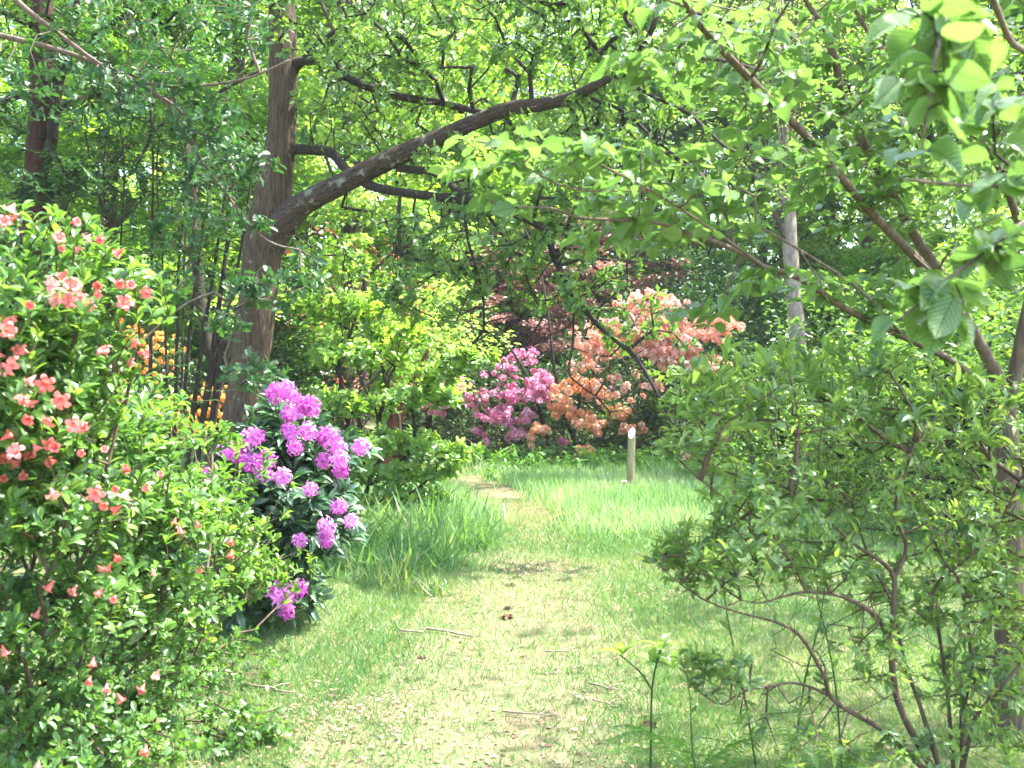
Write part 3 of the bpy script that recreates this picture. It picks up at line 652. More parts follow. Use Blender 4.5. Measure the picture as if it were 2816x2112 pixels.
# a coppiced clump of leaning poles beside the oak
root = thing("hazel_clump", "clump of dark leaning poles just left of the oak trunk", "hazel", P(195, gp(14), 14) * [1, 1, 0])
seeds = None
for (x0, x1, y1, w) in ((182, 214, 270, 5), (190, 228, 240, 6), (186, 240, 255, 4.5), (176, 196, 280, 4), (197, 250, 300, 5), (172, 180, 250, 4), (200, 236, 330, 5)):
    tb, s = main_limbs([[(x0, gp(14), 14, w + 2), (x0 + (x1 - x0) * .25, 440, 14, w), (x0 + (x1 - x0) * .6, 350, 14, w * .9), (x1, y1, 14, w * .7), (x1 + 16, y1 - 110, 14, w * .4)]], 5, 7, .05)
    link("pole", tb.mesh("pole", M['bark_dark']), root); seeds = s if seeds is None else np.concatenate([seeds, s])
tips = blobs([(205, 240, 14, 70, 50, .8, 70), (170, 250, 14, 60, 50, .8, 50), (235, 290, 14.4, 30, 30, .5, 12)])
sk = skeleton(seeds, tips, .3, .3, .08); tb = Tubes(); skel_tubes(tb, sk, .003, .45, .01); link("twigs", tb.mesh("twigs", M['bark_dark']), root, 'stuff')
p, t, q = tipdirs(sk); lv = Leaves(); spray(lv, p, p - unit(p - q) * .3, (7, 11), .09, .15); emit(root, lv, 'oval', M['leaf_left'], 0)

# --- wood behind : trees with crowns of many clumps
def wood_tree(px, Y, H, label, leafm, bark, w=.3, crown=(1.5, 3.2), n=26, per=330, L=.15, lean=0, low=.12, name="woodland_tree", group=None, flat=.45, cat="tree", key='tiny', pale=None):
    X = (px - 512) / FPX * Y; z0 = float(gz(X, Y)); root = thing(name, label, cat, (X, Y, z0), group)
    b = np.array([X, Y, z0 - .05]); top = b + np.array([lean, 0, H * .9])
    u = np.linspace(0, 1, 9); pts = b + (top - b) * u[:, None] + np.stack([np.sin(u * 5 + px), np.cos(u * 4 + px), 0 * u], 1) * w * .5 * u[:, None]
    tb = Tubes(); pt, rt = catmull(pts, w / 2 * (1 - .8 * u) + .02, 3); tb.tube(pt, rt, 10, .07); link("trunk", tb.mesh("trunk", bark), root)
    h = RNG.uniform(low, 1, n) ** .9; rr = crown[0] + (crown[1] - crown[0]) * np.sin(np.pi * np.clip(h * .8 + .12, 0, 1))
    a = RNG.random(n) * 6.283; rd = np.sqrt(RNG.random(n)) * rr
    c = np.stack([X + lean * h + np.cos(a) * rd, Y + np.sin(a) * rd, z0 + h * H], 1); R = RNG.uniform(.6, 1.35, n) * (H / 12) ** .3
    tb = Tubes()
    for i in range(n):
        k = int(np.clip((h[i] * .82) * (len(pt) - 1), 0, len(pt) - 1)); mid = (pt[k] + c[i]) / 2 + [0, 0, -.1]
        pp, r_ = catmull([pt[k], mid, c[i]], [.05, .03, .008], 3); tb.tube(pp, r_, 5, 0)
    link("branches", tb.mesh("branches", bark), root, 'stuff')
    lv = Leaves(); cc = []; RR = []
    sub = 5; off = RNG.normal(size=(n, sub, 3)) * (R[:, None, None] * np.array([.75, .75, .35])); c2 = (c[:, None] + off).reshape(-1, 3); R2 = np.repeat(R, sub) * RNG.uniform(.4, .75, n * sub)
    cloud(lv, c2, np.stack([R2, R2, R2 * flat], 1), per // sub, L, tilt=.6)
    emit(root, lv, key, leafm, 0, rest='crown')
    return root
G1 = "woodland trees behind the clearing"
spec = [(-60, 23, 15, 'leaf_bg'), (40, 26, 16, 'leaf_bg2'), (110, 20, 11, 'leaf_bg'), (160, 28, 17, 'leaf_bg2'), (235, 22, 13, 'leaf_bg'), (300, 29, 17, 'leaf_bg'), (345, 21, 12, 'leaf_bg2'), (395, 27, 14, 'leaf_bg'),
        (450, 34, 15, 'leaf_bg2'), (520, 38, 16, 'leaf_bg2'), (480, 31, 9, 'leaf_bg'), (600, 36, 17, 'leaf_bg2'), (650, 33, 13, 'leaf_bg'), (700, 34, 17, 'leaf_bg2'), (760, 32, 14, 'leaf_bg'), (830, 32, 17, 'leaf_bg2'), (870, 31, 12, 'leaf_bg'),
        (930, 30, 16, 'leaf_bg2'), (990, 27, 13, 'leaf_bg'), (1050, 27, 15, 'leaf_bg'), (1110, 20, 12, 'leaf_bg2')]
words = ["at the far left behind the reddish trunk", "between the reddish trunk and the thin stems", "above the yellow azaleas at left", "behind the leaning dark stems", "right behind the oak trunk base", "just right of the oak trunk high up",
         "yellow green beneath the long oak limb", "behind the yellow green shrub", "left of the sky gap", "under the sky gap at top centre", "above the copper foliage", "above the orange azalea", "behind the arching oak branch tips",
         "left of the pale birch trunk", "at the pale birch trunk", "right of the pale birch trunk", "above the yellow flowers at right", "behind the diagonal lime stems", "behind the lime trunk at right", "beyond the right edge shrubs", "outermost at the right edge"]
for (px, Y, H, mk), wd in zip(spec, words):
    big = Y > 25
    wood_tree(px, Y, H, "%s green woodland tree %s" % ("pale" if mk == 'leaf_bg2' else "fresh", wd), M[mk], M['bark_bg'], .25 + .01 * H, (1.4, 2.6 + (.6 if big else 0)), 36, 800, .19 if big else .15, group=G1, low=.1)
for X, Y, H, l in ((7.4, 6.2, 11, "loose crowned tree added out of view at the right to shade the shrub"), (8.6, 10.5, 12, "loose crowned tree added out of view at the right to shade the clearing"), (6.5, 1.5, 11, "loose crowned tree added unseen behind the camera at the right")):
    wood_tree(512 + X / Y * FPX, Y, H, l, M['leaf_left'], M['bark_bg'], .3, (1.4, 3.2), 24, 100 if Y > 3 else 60, .15, low=.4, group=None)  # unseen trees added to throw dappled shade over the foreground
# pale birch trunk
root = thing("birch_tree", "pale pinkish birch trunk standing behind the orange azaleas", "birch", P(806, gp(21), 21) * [1, 1, 0])
tb, s = main_limbs([[(810, gp(21) + 5, 21, 20), (806, 440, 21, 17), (803, 400, 21, 16), (797, 330, 21, 16), (792, 270, 21, 15), (788, 200, 21, 14), (784, 120, 21, 13), (778, 0, 21, 11), (770, -150, 21, 8)]], 5, 14, .06)
link("trunk", tb.mesh("trunk", M['bark_birch']), root)
lv = Leaves(); c = np.concatenate([P(780, -60, 21) + RNG.normal(size=(40, 3)) * [1.6, 1.3, 1.5], P(786, 100, 21) + RNG.normal(size=(26, 3)) * [1.4, 1.2, 1.2]]); tb = Tubes()
for q in c:
    k = RNG.integers(len(s) // 2, len(s)); pp, r_ = catmull([s[k], (s[k] + q) / 2 + [0, 0, .1], q], [.03, .015, .005], 3); tb.tube(pp, r_, 5, 0)
link("branches", tb.mesh("branches", M['bark_bg']), root, 'stuff')
cloud(lv, c, np.full((66, 3), .5), 110, .09); emit(root, lv, 'tiny', M['leaf_bg2'], 0, rest='crown')
# dark evergreens in the gaps; two stand in for deep shade near the pink azalea
for px, Y, H, r, l in ((735, 26, 4.6, 1.2, "dark evergreen bush in the gap left of the birch trunk"), (700, 29, 7, 1.6, "dark holly standing behind the orange azalea"), (430, 27, 3.4, 1.6, "dark bush standing in for deep shade behind the pink azalea"), (500, 28.5, 3.0, 1.8, "dark low bush standing in for shade under the copper foliage"), (250, 20, 3.0, 1.4, "dark evergreen low behind the oak trunk"), (600, 27.5, 2.6, 1.8, "dark low evergreen behind the orange azalea stems"), (120, 24, 5, 2, "dark evergreen in the left wood behind the poles")):
    wood_tree(px, Y, H, l, M['leaf_bgdark'], M['bark_dark'], .16, (r * .8, r), 22, 420, .12, low=.08, name="evergreen_shade_bush", cat="bush", flat=.8)
for px, Y, H, r, l in ((860, 15, 2.6, 1.3, "green bush behind the right hand shrub, below the birch"), (950, 13, 2.8, 1.3, "green bush behind the lime trunk"), (1010, 16, 3.2, 1.5, "tall green bush at the right edge behind the lime trunk"), (780, 20, 2.4, 1.3, "green bush at the foot of the birch"), (900, 20, 3.4, 1.8, "rounded green bush right of the birch"), (1090, 12, 2.8, 1.2, "green bush beyond the right edge of the view"), (700, 24.5, 2.2, 1.4, "low green bush under the peach azalea")):
    wood_tree(px, Y, H, l, M['leaf_oak'], M['bark_dark'], .1, (r * .8, r), 22, 260, .11, low=.1, name="understorey_bush", cat="bush", flat=.8)
# copper maple and scarlet foliage
wood_tree(505, 29, 5.6, "copper brown maple spreading above the pink azalea", M['leaf_red'], M['bark_dark'], .2, (1.6, 2.3), 34, 500, .13, low=.4, name="copper_maple", cat="maple", flat=.3)
wood_tree(600, 30, 6.6, "copper tree rising behind the orange azalea", M['leaf_red'], M['bark_dark'], .2, (1.5, 2.2), 26, 420, .13, low=.45, name="copper_maple", cat="maple", flat=.3)
wood_tree(362, 18, 4.0, "small red leaved maple behind the yellow green shrub", M['leaf_scarlet'], M['bark_dark'], .12, (.5, .8), 9, 70, .10, low=.3, name="red_maple", cat="maple", flat=.4)
# reddish leaning trunk in the dark
root = thing("redwood_stem", "orange brown leaning trunk in the dark behind the yellow green shrub", "tree trunk", P(372, gp(20), 20) * [1, 1, 0])
tb, s = main_limbs([[(366, gp(20), 20, 24), (382, 455, 20, 19), (398, 415, 20, 14), (415, 380, 20, 8), (428, 350, 20, 3)]], 5, 12, .08); link("trunk", tb.mesh("trunk", M['bark_red']), root)

# far wood that closes the view
lv = Leaves(); n = 3000; a = RNG.uniform(-1.15, 1.15, n); R = RNG.uniform(46, 62, n); h = RNG.random(n) ** .8 * 21 * (1 - .25 * np.exp(-((a - .0) / .1) ** 2)); x = np.sin(a) * R; y = np.cos(a) * R
cloud(lv, np.stack([x, y, gz(x, y) + h], 1), np.stack([np.full(n, 1.8), np.full(n, 1.4), np.full(n, .9)], 1), 90, .36, tilt=.7)
o = link("distant_wood", leaf_mesh("distant_wood", lv.cat(), 'tiny', M['leaf_bg2']), None, 'stuff'); o['label'] = "distant sunlit wood closing the view behind the clearing"; o['category'] = 'wood'

# --- shrubs with flowers
def shrub(name, label, cat, base, tips, leafm, bark, nl, L, key, nstem=7, kk=.5, rt=.003, rmax=.02, up=.5, stems=None, nparts=300, spread=(.6, 1.3), back=.1, jit=.08, pw=.45, w=1.0, small=None):
    base = np.array(base, float); base[2] = float(gz(base[0], base[1])); root = thing(name, label, cat, base)
    if stems:
        seeds = []
        for r in stems:
            tb, s = main_limbs([r], 5, 8, .06); link("stem", tb.mesh("stem", bark if small else M['bark_dark']), root); seeds.append(s)
        seeds = np.concatenate(seeds)
    else:
        a = RNG.random(nstem) * 6.283; seeds = base + np.stack([np.cos(a) * .12, np.sin(a) * .12, 0 * a], 1)
    sk = skeleton(seeds, tips, kk, .22, jit, up=.03)
    tb = Tubes(); skel_tubes(tb, sk, rt, pw, rmax); link("twigs" if stems else "stems", tb.mesh("twigs", bark), root, 'stuff')
    p, t, q = tipdirs(sk); lv = Leaves()
    if small:
        px, py, z = proj(p); hi = RNG.random(len(p)) < np.clip((small[0] - p[:, 2]) / small[1], 0, 1)
        rosette(lv, p[~hi], t[~hi], nl, L, spread, up, back=back, w=w)
        rosette(lv, p[hi], t[hi], (nl[0] + 1, nl[1] + 2), L * small[2], (.7, 1.5), up * .5, back=back, w=w * 1.15)
    else: rosette(lv, p, t, nl, L, spread, up, back=back, w=w)
    emit(root, lv, key, leafm, nparts)
    return root, sk
def flowers(root, pts, size, mat, keys, face=(0, -1, .35), part="flower", jitter=.4, nparts=300, rest="flowers"):
    lv = Leaves(); m = len(pts); d = np.array(face) + RNG.normal(size=(m, 3)) * jitter
    lv.add(pts, d, RNG.normal(size=(m, 3)), size * RNG.uniform(.8, 1.2, m), 1, RNG.random(m)); emit(root, lv, keys[0], mat, nparts, part, rest, partkeys=keys)

# yellow green shrub, sunlit, left of the path bend
tips = blobs([(385, 440, 14, 60, 12, 1.0, 121), (400, 470, 13.8, 66, 10, .7, 81), (425, 395, 13.8, 42, 10, .6, 81), (350, 400, 14.3, 50, 12, .9, 81), (360, 350, 14.5, 60, 14, .9, 108), (345, 305, 14.8, 50, 14, .9, 108), (330, 260, 15, 40, 18, .8, 81), (470, 355, 13.4, 26, 7, .3, 29), (440, 372, 13.6, 26, 8, .4, 27), (455, 452, 13.4, 26, 9, .3, 35), (405, 498, 13.6, 50, 10, .5, 54), (360, 520, 13.4, 40, 12, .5, 54), (310, 440, 14, 30, 40, .5, 54), (400, 330, 14.4, 40, 8, .5, 40)], .75)
shrub("yellow_green_shrub", "sunlit yellow green shrub with tiered leafy branches right of the oak trunk", "shrub", (-2.1, 14.5, 0), tips, M['leaf_mag'], M['bark_dark'], (10, 15), .115, 'oval', rmax=.03, spread=(.8, 1.6), up=.5, back=.15)

# far azaleas
def far_azalea(label, base, rows, frows, fm, n_leaf=(5, 8), leafm='leaf_left', fs=.145, trunks=None, nparts=300):  # default leaf is the darkened one, inner shade of the bushes as colour
    tips = blobs(rows, .7)
    root, sk = shrub("azalea_bush", label, "azalea", base, tips, M[leafm], M['bark_shrub'], n_leaf, .09, 'tiny', rmax=.03, nparts=0, spread=(.6, 1.4), stems=trunks)
    pts = blobs(frows, .9)
    flowers(root, pts, fs, fm, ['head0', 'head1', 'head2'], part="flower_head", rest="flower_heads", nparts=nparts)
    return root
far_azalea("pink flowered azalea at the far edge of the clearing, left of the orange one", (-.3, 25.3, 0),
    [(495, 400, 25, 68, 48, 1.3, 420), (515, 440, 25, 50, 20, 1, 60)],
    [(520, 356, 24.6, 22, 9, .4, 26), (505, 372, 24.4, 26, 8, .4, 18), (453, 384, 24.2, 16, 9, .4, 26), (436, 408, 24.2, 12, 12, .4, 16), (540, 388, 24.1, 16, 20, .4, 60), (510, 395, 24.1, 26, 12, .4, 40), (500, 416, 24, 26, 10, .4, 44), (470, 398, 24.3, 22, 14, .4, 30), (446, 392, 24.1, 16, 18, .4, 26), (528, 418, 24, 8, 8, .3, 12), (518, 434, 24, 12, 9, .3, 10), (482, 440, 24, 12, 14, .3, 6), (566, 442, 24, 10, 8, .3, 5)], M['pink'])
far_azalea("orange flowered azalea at the far edge of the clearing", (1.7, 25, 0),
    [(585, 405, 25, 55, 55, 1.3, 420), (590, 445, 25, 55, 20, 1, 70)],
    [(560, 402, 24, 16, 18, .4, 44), (582, 385, 24, 24, 10, .4, 44), (600, 395, 24, 14, 10, .4, 20), (580, 418, 23.9, 16, 9, .4, 26), (597, 427, 23.9, 10, 8, .3, 16), (587, 449, 23.8, 10, 9, .3, 13), (541, 429, 23.9, 14, 6, .3, 16), (532, 440, 23.9, 5, 6, .3, 5), (578, 459, 23.9, 6, 4, .2, 3), (614, 412, 23.9, 16, 8, .3, 22), (632, 428, 23.9, 14, 6, .3, 14)], M['orange'],
    trunks=[[(556, gp(25), 25, 4.8), (545, 430, 24.6, 4.2), (535, 395, 24.2, 3.9), (524, 370, 24, 3.0), (508, 345, 24, 2.1), (494, 328, 24, 1.5), (478, 300, 24, 0.9), (468, 270, 24, 0.5)], [(585, gp(25), 25, 4.8), (566, 420, 24.6, 3.6), (557, 385, 24.3, 3.6), (552, 350, 24.2, 3.0), (546, 300, 24.3, 2.4), (534, 250, 24.5, 1.8), (515, 210, 24.8, 0.9)], [(572, gp(25), 25, 5.4), (573, 450, 25, 4.8), (580, 400, 25, 3.6), (600, 360, 25, 2.4)], [(527, gp(25), 25, 4.2), (520, 455, 24.6, 3.6), (512, 440, 24.5, 2.4)]])
far_azalea("tall peach flowered azalea glowing in the sun behind the post", (3.4, 24.4, 0),
    [(660, 345, 24, 95, 52, 1.2, 520), (700, 400, 24, 70, 40, 1.1, 260), (640, 425, 24.4, 40, 30, 1, 90)],
    [(650, 305, 23, 40, 14, .4, 46), (700, 330, 22.9, 30, 20, .4, 46), (655, 316, 23, 30, 14, .4, 50), (650, 332, 22.9, 42, 12, .4, 80), (688, 346, 22.8, 20, 14, .4, 50), (655, 352, 22.9, 34, 10, .4, 50), (726, 324, 22.9, 20, 10, .4, 36), (712, 368, 22.7, 20, 10, .4, 36), (740, 392, 22.7, 14, 10, .3, 12), (640, 388, 23.2, 46, 18, .4, 34), (610, 335, 22.9, 44, 22, .4, 60), (690, 365, 22.8, 34, 14, .4, 40), (600, 348, 23.4, 26, 14, .4, 40), (585, 366, 23.4, 18, 8, .4, 16)], M['peach'], fs=.145)
far_azalea("low orange azalea seen through the right hand shrub", (5.6, 22, 0), [(790, 440, 21.5, 80, 28, 1, 300)],
    [(805, 426, 20.6, 14, 6, .3, 22), (790, 438, 20.6, 12, 6, .3, 14), (720, 442, 20.8, 18, 8, .3, 16), (690, 452, 20.8, 12, 7, .3, 12), (825, 455, 20.6, 16, 7, .3, 12), (760, 430, 20.6, 18, 14, .3, 14)], M['peach'])
far_azalea("golden yellow azalea glowing behind the poles at the left", (-5.5, 16.6, 0), [(150, 380, 16.6, 70, 50, .7, 260)],
    [(152, 360, 15.6, 40, 36, .3, 60), (125, 330, 15.6, 18, 14, .3, 26), (108, 385, 15.6, 18, 26, .3, 44), (185, 415, 15.6, 40, 26, .3, 70), (215, 395, 15.6, 16, 24, .3, 30)], M['yellow'], fs=.07)
far_azalea("small yellow azalea at the right, seen behind the lime trunk", (6.8, 19, 0), [(905, 425, 18.5, 60, 26, .8, 220)],
    [(935, 402, 17.7, 8, 8, .2, 14), (900, 426, 17.7, 22, 8, .3, 22), (870, 440, 17.7, 12, 5, .2, 8)], M['yellow'], fs=.14)

# purple rhododendron
PUR = [(276,394),(286,390),(290,396),(305,404),(311,407),(290,414),(296,413),(288,430),(292,434),(308,431),(325,436),(331,440),(295,447),(250,438),(257,436),(223,447),(231,452),(238,455),(251,463),(267,460),(263,474),(282,477),(339,448),(340,459),(341,471),(324,461),(361,447),(205,475),(311,489),(339,507),(300,541),(326,526),(326,540),(351,521),(283,598),(287,611),(278,592),(297,589),(207,535),(229,544),(253,566)]
tips = blobs([(285, 440, 7.8, 45, 45, .5, 110), (330, 450, 7.9, 40, 30, .45, 60), (250, 460, 7.6, 40, 30, .4, 60), (290, 510, 7.6, 65, 50, .55, 170), (240, 540, 7.4, 40, 50, .4, 70), (330, 510, 7.8, 35, 40, .45, 60), (280, 580, 7.6, 50, 30, .45, 80), (225, 590, 7.4, 40, 25, .4, 40), (285, 400, 7.9, 22, 16, .2, 18)], .8)
root, sk = shrub("rhododendron_bush", "dark leaved rhododendron with purple flower trusses at the foot of the oak", "rhododendron", (-1.75, 7.9, 0), tips, M['leaf_rhodo'], M['bark_dark'], (8, 12), .13, 'lance', rmax=.022, spread=(.8, 1.5), up=.6)
pp = np.array(PUR, float); yy = 6.95 + .25 * RNG.random(len(pp)); pos = P(pp[:, 0], pp[:, 1], yy)
flowers(root, pos, .098, M['purple'], ['truss0', 'truss1', 'truss2'], part="flower_head", jitter=.3)

# salmon azalea in the left foreground
SAL = [(15,203),(3,224),(19,215),(70,223),(57,240),(91,234),(104,237),(65,245),(84,248),(124,249),(122,279),(128,288),(148,293),(88,295),(103,296),(68,271),(60,285),(70,290),(71,299),(77,307),(97,307),(124,305),(31,304),(14,330),(5,330),(6,356),(29,353),(19,367),(36,375),(130,349),(137,352),(136,364),(107,356),(63,397),(39,401),(28,407),(32,417),(53,417),(87,431),(73,423),(53,440),(43,448),(57,448),(83,452),(105,452),(3,452),(19,455),(23,469),(6,475),(57,461),(51,488),(96,491),(108,503),(122,505),(119,488),(128,489),(150,491),(131,471),(161,478),(97,565),(111,563),(114,554),(77,585),(103,588),(116,595),(54,580),(40,608),(176,517),(179,524),(196,520),(232,537),(232,549),(201,566),(154,568),(91,676),(117,693),(145,683),(136,686),(159,669),(107,683),(39,761),(147,745),(205,765),(94,657),(2,645),(10,350),(0,365),(14,375),(45,383),(20,405),(10,460),(0,440),(30,460),(62,300),(100,285)]
AZB = [(255, 490, 6.0, 40, 40, .4, 22), (275, 570, 6.4, 40, 30, .3, 24), (255, 660, 6.0, 36, 30, .3, 24), (165, 390, 5.0, 26, 26, .3, 12), (250, 550, 6.5, 30, 18, .35, 60), (225, 440, 5.8, 12, 22, .2, 12), (185, 430, 5.6, 14, 16, .2, 10), (150, 400, 5.2, 16, 20, .2, 14), (60, 240, 3.8, 50, 30, .35, 34), (130, 290, 4.0, 14, 20, .2, 14), (15, 300, 3.7, 60, 75, .45, 130), (95, 300, 3.9, 55, 45, .45, 62), (80, 350, 4.0, 55, 40, .45, 85), (40, 400, 3.8, 70, 60, .5, 260), (110, 440, 4.5, 60, 34, .5, 200), (185, 490, 5.4, 46, 24, .4, 170), (60, 500, 4.0, 80, 50, .5, 300), (150, 520, 4.8, 70, 45, .5, 300),
       (215, 530, 6.0, 44, 26, .4, 150), (60, 600, 4.2, 80, 50, .5, 300), (160, 600, 5.0, 75, 45, .5, 280), (235, 575, 6.4, 50, 28, .4, 140), (50, 700, 4.3, 70, 50, .4, 250), (150, 690, 4.8, 70, 45, .4, 240), (240, 730, 5.0, 45, 25, .25, 90), (100, 750, 4.2, 110, 30, .35, 200), (205, 650, 6.0, 40, 25, .3, 90), (-80, 400, 3.6, 80, 150, .6, 260), (-60, 620, 3.9, 80, 120, .5, 220), (200, 440, 5.6, 20, 12, .3, 14)]
tips = blobs(AZB, .8) + RNG.normal(0, .035, (sum(b[6] for b in AZB), 3)); tips[:, 2] = np.maximum(tips[:, 2], gz(tips[:, 0], tips[:, 1]) + .04)
root, sk = shrub("salmon_azalea_bush", "large bright green azalea with salmon pink blooms filling the left foreground", "azalea", (-2.05, 4.9, 0), tips, M['leaf_azalea'], M['bark_shrub'], (6, 9), .056, 'azalea', small=(1.1, .8, .72), nstem=12, rmax=.009, rt=.0018, spread=(.5, 1.35), up=.7, back=.06)
# each bloom sits just outside the nearest shoots
pp = np.array(SAL, float); Yf = []
tx, ty, tz = proj(tips)
for a, b in pp:
    dd = np.hypot(tx - a, ty - b); near = dd < 16
    Yf.append((tips[near, 1].min() - .04) if near.any() else 3.9)
pos = P(pp[:, 0], pp[:, 1], np.array(Yf)); f1 = np.arange(len(pp)) % 2
flowers(root, pos[pp[:, 1] < 500], .044, M['salmon'], ['bloom', 'bloomwilt'], face=(0, -.8, -.1), jitter=.7)
flowers(root, pos[pp[:, 1] >= 500], .046, M['salmon'], ['bloomwilt'], face=(0, -.5, -.8), jitter=.4)

# --- lime like tree at the right, big leaves
LY = 5.0
limesx = [[(1012, gp(LY) + 8, LY, 40), (1010, 640, LY, 30), (1008, 520, LY, 27), (1006, 440, LY, 25), (1003, 410, LY, 22), (1000, 385, 4.95, 16), (990, 363, 4.9, 12), (968, 322, 4.8, 10), (949, 295, 4.7, 9.5), (911, 253, 4.5, 9), (887, 229, 4.4, 9), (867, 208, 4.3, 8.5), (830, 164, 4.1, 8.5), (807, 137, 4, 8.5), (778, 108, 3.9, 8), (750, 79, 3.8, 8), (705, 31, 3.6, 7), (685, 0, 3.5, 6.5), (655, -60, 3.3, 5), (620, -120, 3.1, 3)],
         [(1003, 400, LY, 15), (985, 352, 4.95, 11), (960, 312, 4.9, 10), (938, 270, 4.85, 10), (918, 241, 4.8, 10), (898, 205, 4.75, 9.5), (886, 182, 4.7, 9.5), (875, 164, 4.65, 9), (860, 136, 4.6, 9), (849, 114, 4.6, 8.5), (841, 96, 4.55, 8.5), (836, 62, 4.5, 8), (826, 31, 4.45, 7), (806, 0, 4.4, 6), (780, -60, 4.2, 5), (750, -130, 4, 3)],
         [(1003, 410, LY, 13), (985, 388, 4.9, 8), (952, 361, 4.7, 7), (929, 349, 4.6, 7), (906, 338, 4.5, 7), (870, 321, 4.4, 7), (852, 312, 4.3, 7), (829, 298, 4.2, 6.5), (810, 284, 4.1, 6.5), (787, 273, 4, 6), (764, 267, 3.9, 6), (748, 256, 3.85, 5.5), (713, 241, 3.7, 5), (684, 232, 3.6, 4.5), (651, 222, 3.5, 4), (583, 218, 3.4, 3), (550, 208, 3.3, 2.5), (507, 207, 3.2, 2), (487, 199, 3.15, 1.5)],
         [(1006, 430, LY, 14), (1014, 380, 4.95, 14), (1024, 330, 4.9, 14), (1040, 250, 4.8, 12), (1050, 120, 4.6, 10), (1045, 0, 4.4, 8), (1030, -120, 4.2, 5)],
         [(1035, 280, 4.85, 9), (1000, 170, 4.7, 7), (963, 122, 4.6, 7), (929, 86, 4.5, 6.5), (898, 60, 4.4, 6), (875, 42, 4.3, 5), (850, 0, 4.2, 4), (820, -50, 4, 3)],
         [(750, 79, 3.8, 4), (762, 60, 3.7, 4), (775, 25, 3.6, 3.5), (790, 0, 3.5, 3), (800, -30, 3.4, 2)],
         [(849, 114, 4.6, 4), (870, 90, 4.3, 3), (893, 60, 4.1, 2.5)],
         [(764, 267, 3.9, 3), (720, 235, 3.6, 3), (650, 190, 3.4, 2.5), (590, 160, 3.25, 2), (566, 148, 3.2, 1.6)],
         [(650, 190, 3.4, 2.2), (580, 190, 3.3, 2), (540, 175, 3.2, 1.5), (500, 150, 3.1, 1.2)],
         [(1050, 120, 4.6, 6), (1030, 60, 3.6, 6), (1010, 40, 2.8, 7), (985, -20, 2.2, 6), (960, -40, 1.9, 5)],
         [(905, 338, 4.5, 3), (860, 290, 4.2, 3), (800, 250, 3.9, 2.5), (756, 225, 3.7, 2)],
         [(1050, 90, 4.5, 6), (1060, 60, 3.2, 8), (1080, 150, 2.4, 6), (1040, 180, 2.1, 5), (980, 186, 2.0, 4), (910, 180, 1.95, 3)],
         [(1062, 110, 2.9, 4), (1050, 190, 2.3, 5), (1000, 240, 2.1, 4.5), (940, 285, 2.0, 3.5), (900, 320, 2.0, 2.5)],
         [(980, -30, 2.1, 5), (950, 10, 1.9, 4), (935, 60, 1.8, 4), (925, 120, 1.8, 3), (922, 150, 1.8, 2)]]
root = thing("lime_tree", "large leaved tree with slender diagonal stems leaning left over the right side", "tree", (2.27, 5.0, 0))
seeds = []
for k, r in enumerate(limesx):
    tb, s = main_limbs([r], 5, 10, .05); nm = "trunk" if k == 0 else "branch"; link(nm, tb.mesh(nm, M['bark_lime']), root); seeds.append(s[3:] if k else s[25:])
seeds = np.concatenate(seeds)
tips = blobs([(470, 160, 3.3, 45, 20, .2, 7), (530, 150, 3.3, 60, 30, .3, 13), (600, 170, 3.5, 70, 40, .4, 20), (680, 190, 3.7, 70, 50, .45, 30), (640, 240, 3.6, 70, 25, .3, 9), (760, 170, 4, 80, 60, .5, 40), (740, 60, 3.8, 70, 60, .5, 34), (830, 60, 4.2, 80, 60, .5, 42), (860, 180, 4.5, 80, 60, .5, 50),
              (930, 110, 4.4, 70, 80, .6, 58), (980, 220, 4.6, 60, 80, .6, 58), (800, 280, 4.1, 80, 25, .4, 14), (900, 300, 4.6, 70, 35, .4, 36), (980, 40, 4.2, 60, 60, .6, 40), (1060, 150, 4.6, 50, 150, .8, 60), (780, -50, 4, 220, 40, .9, 40), (960, -60, 4.2, 150, 50, .9, 30), (670, 20, 3.6, 40, 30, .3, 7),
              (490, 195, 3.2, 18, 8, .1, 4), (625, 75, 3.5, 30, 12, .15, 4), (700, 320, 3.9, 60, 20, .2, 6)])
sk = skeleton(seeds[(seeds[:, 1] > 3.0)], tips, .3, .15, .09)
tb = Tubes(); skel_tubes(tb, sk, .0014, .5, .010); link("twigs", tb.mesh("twigs", M['bark_lime']), root, 'stuff')
p, t, q = tipdirs(sk); lv = Leaves(); spray(lv, p, p - unit(unit(p - q) * [1, 1, .4]) * .17, (4, 6), .076, .3, tilt=.34)
near = blobs([(925, 100, 1.8, 35, 65, .08, 8), (945, 30, 1.85, 40, 30, .1, 9), (1000, 245, 2.05, 35, 25, .1, 8), (925, 300, 2.0, 50, 35, .1, 7), (1000, 185, 2.0, 20, 20, .1, 4), (915, 10, 1.9, 20, 20, .1, 4), (1010, 100, 2.0, 20, 50, .1, 6)])
sk = skeleton(seeds[(seeds[:, 1] < 2.4)], near, .3, .08, .08); tb = Tubes(); skel_tubes(tb, sk, .0014, .4, .004); link("twigs", tb.mesh("twigs", M['bark_dark']), root, 'stuff')
p, t, q = tipdirs(sk); spray(lv, p, p - unit(p - q) * .10, (2, 3), .085, .6, tilt=.6)
emit(root, lv, 'lime0', M['leaf_lime'], 300, smooth=True, partkeys=['lime0', 'lime1', 'lime2'])

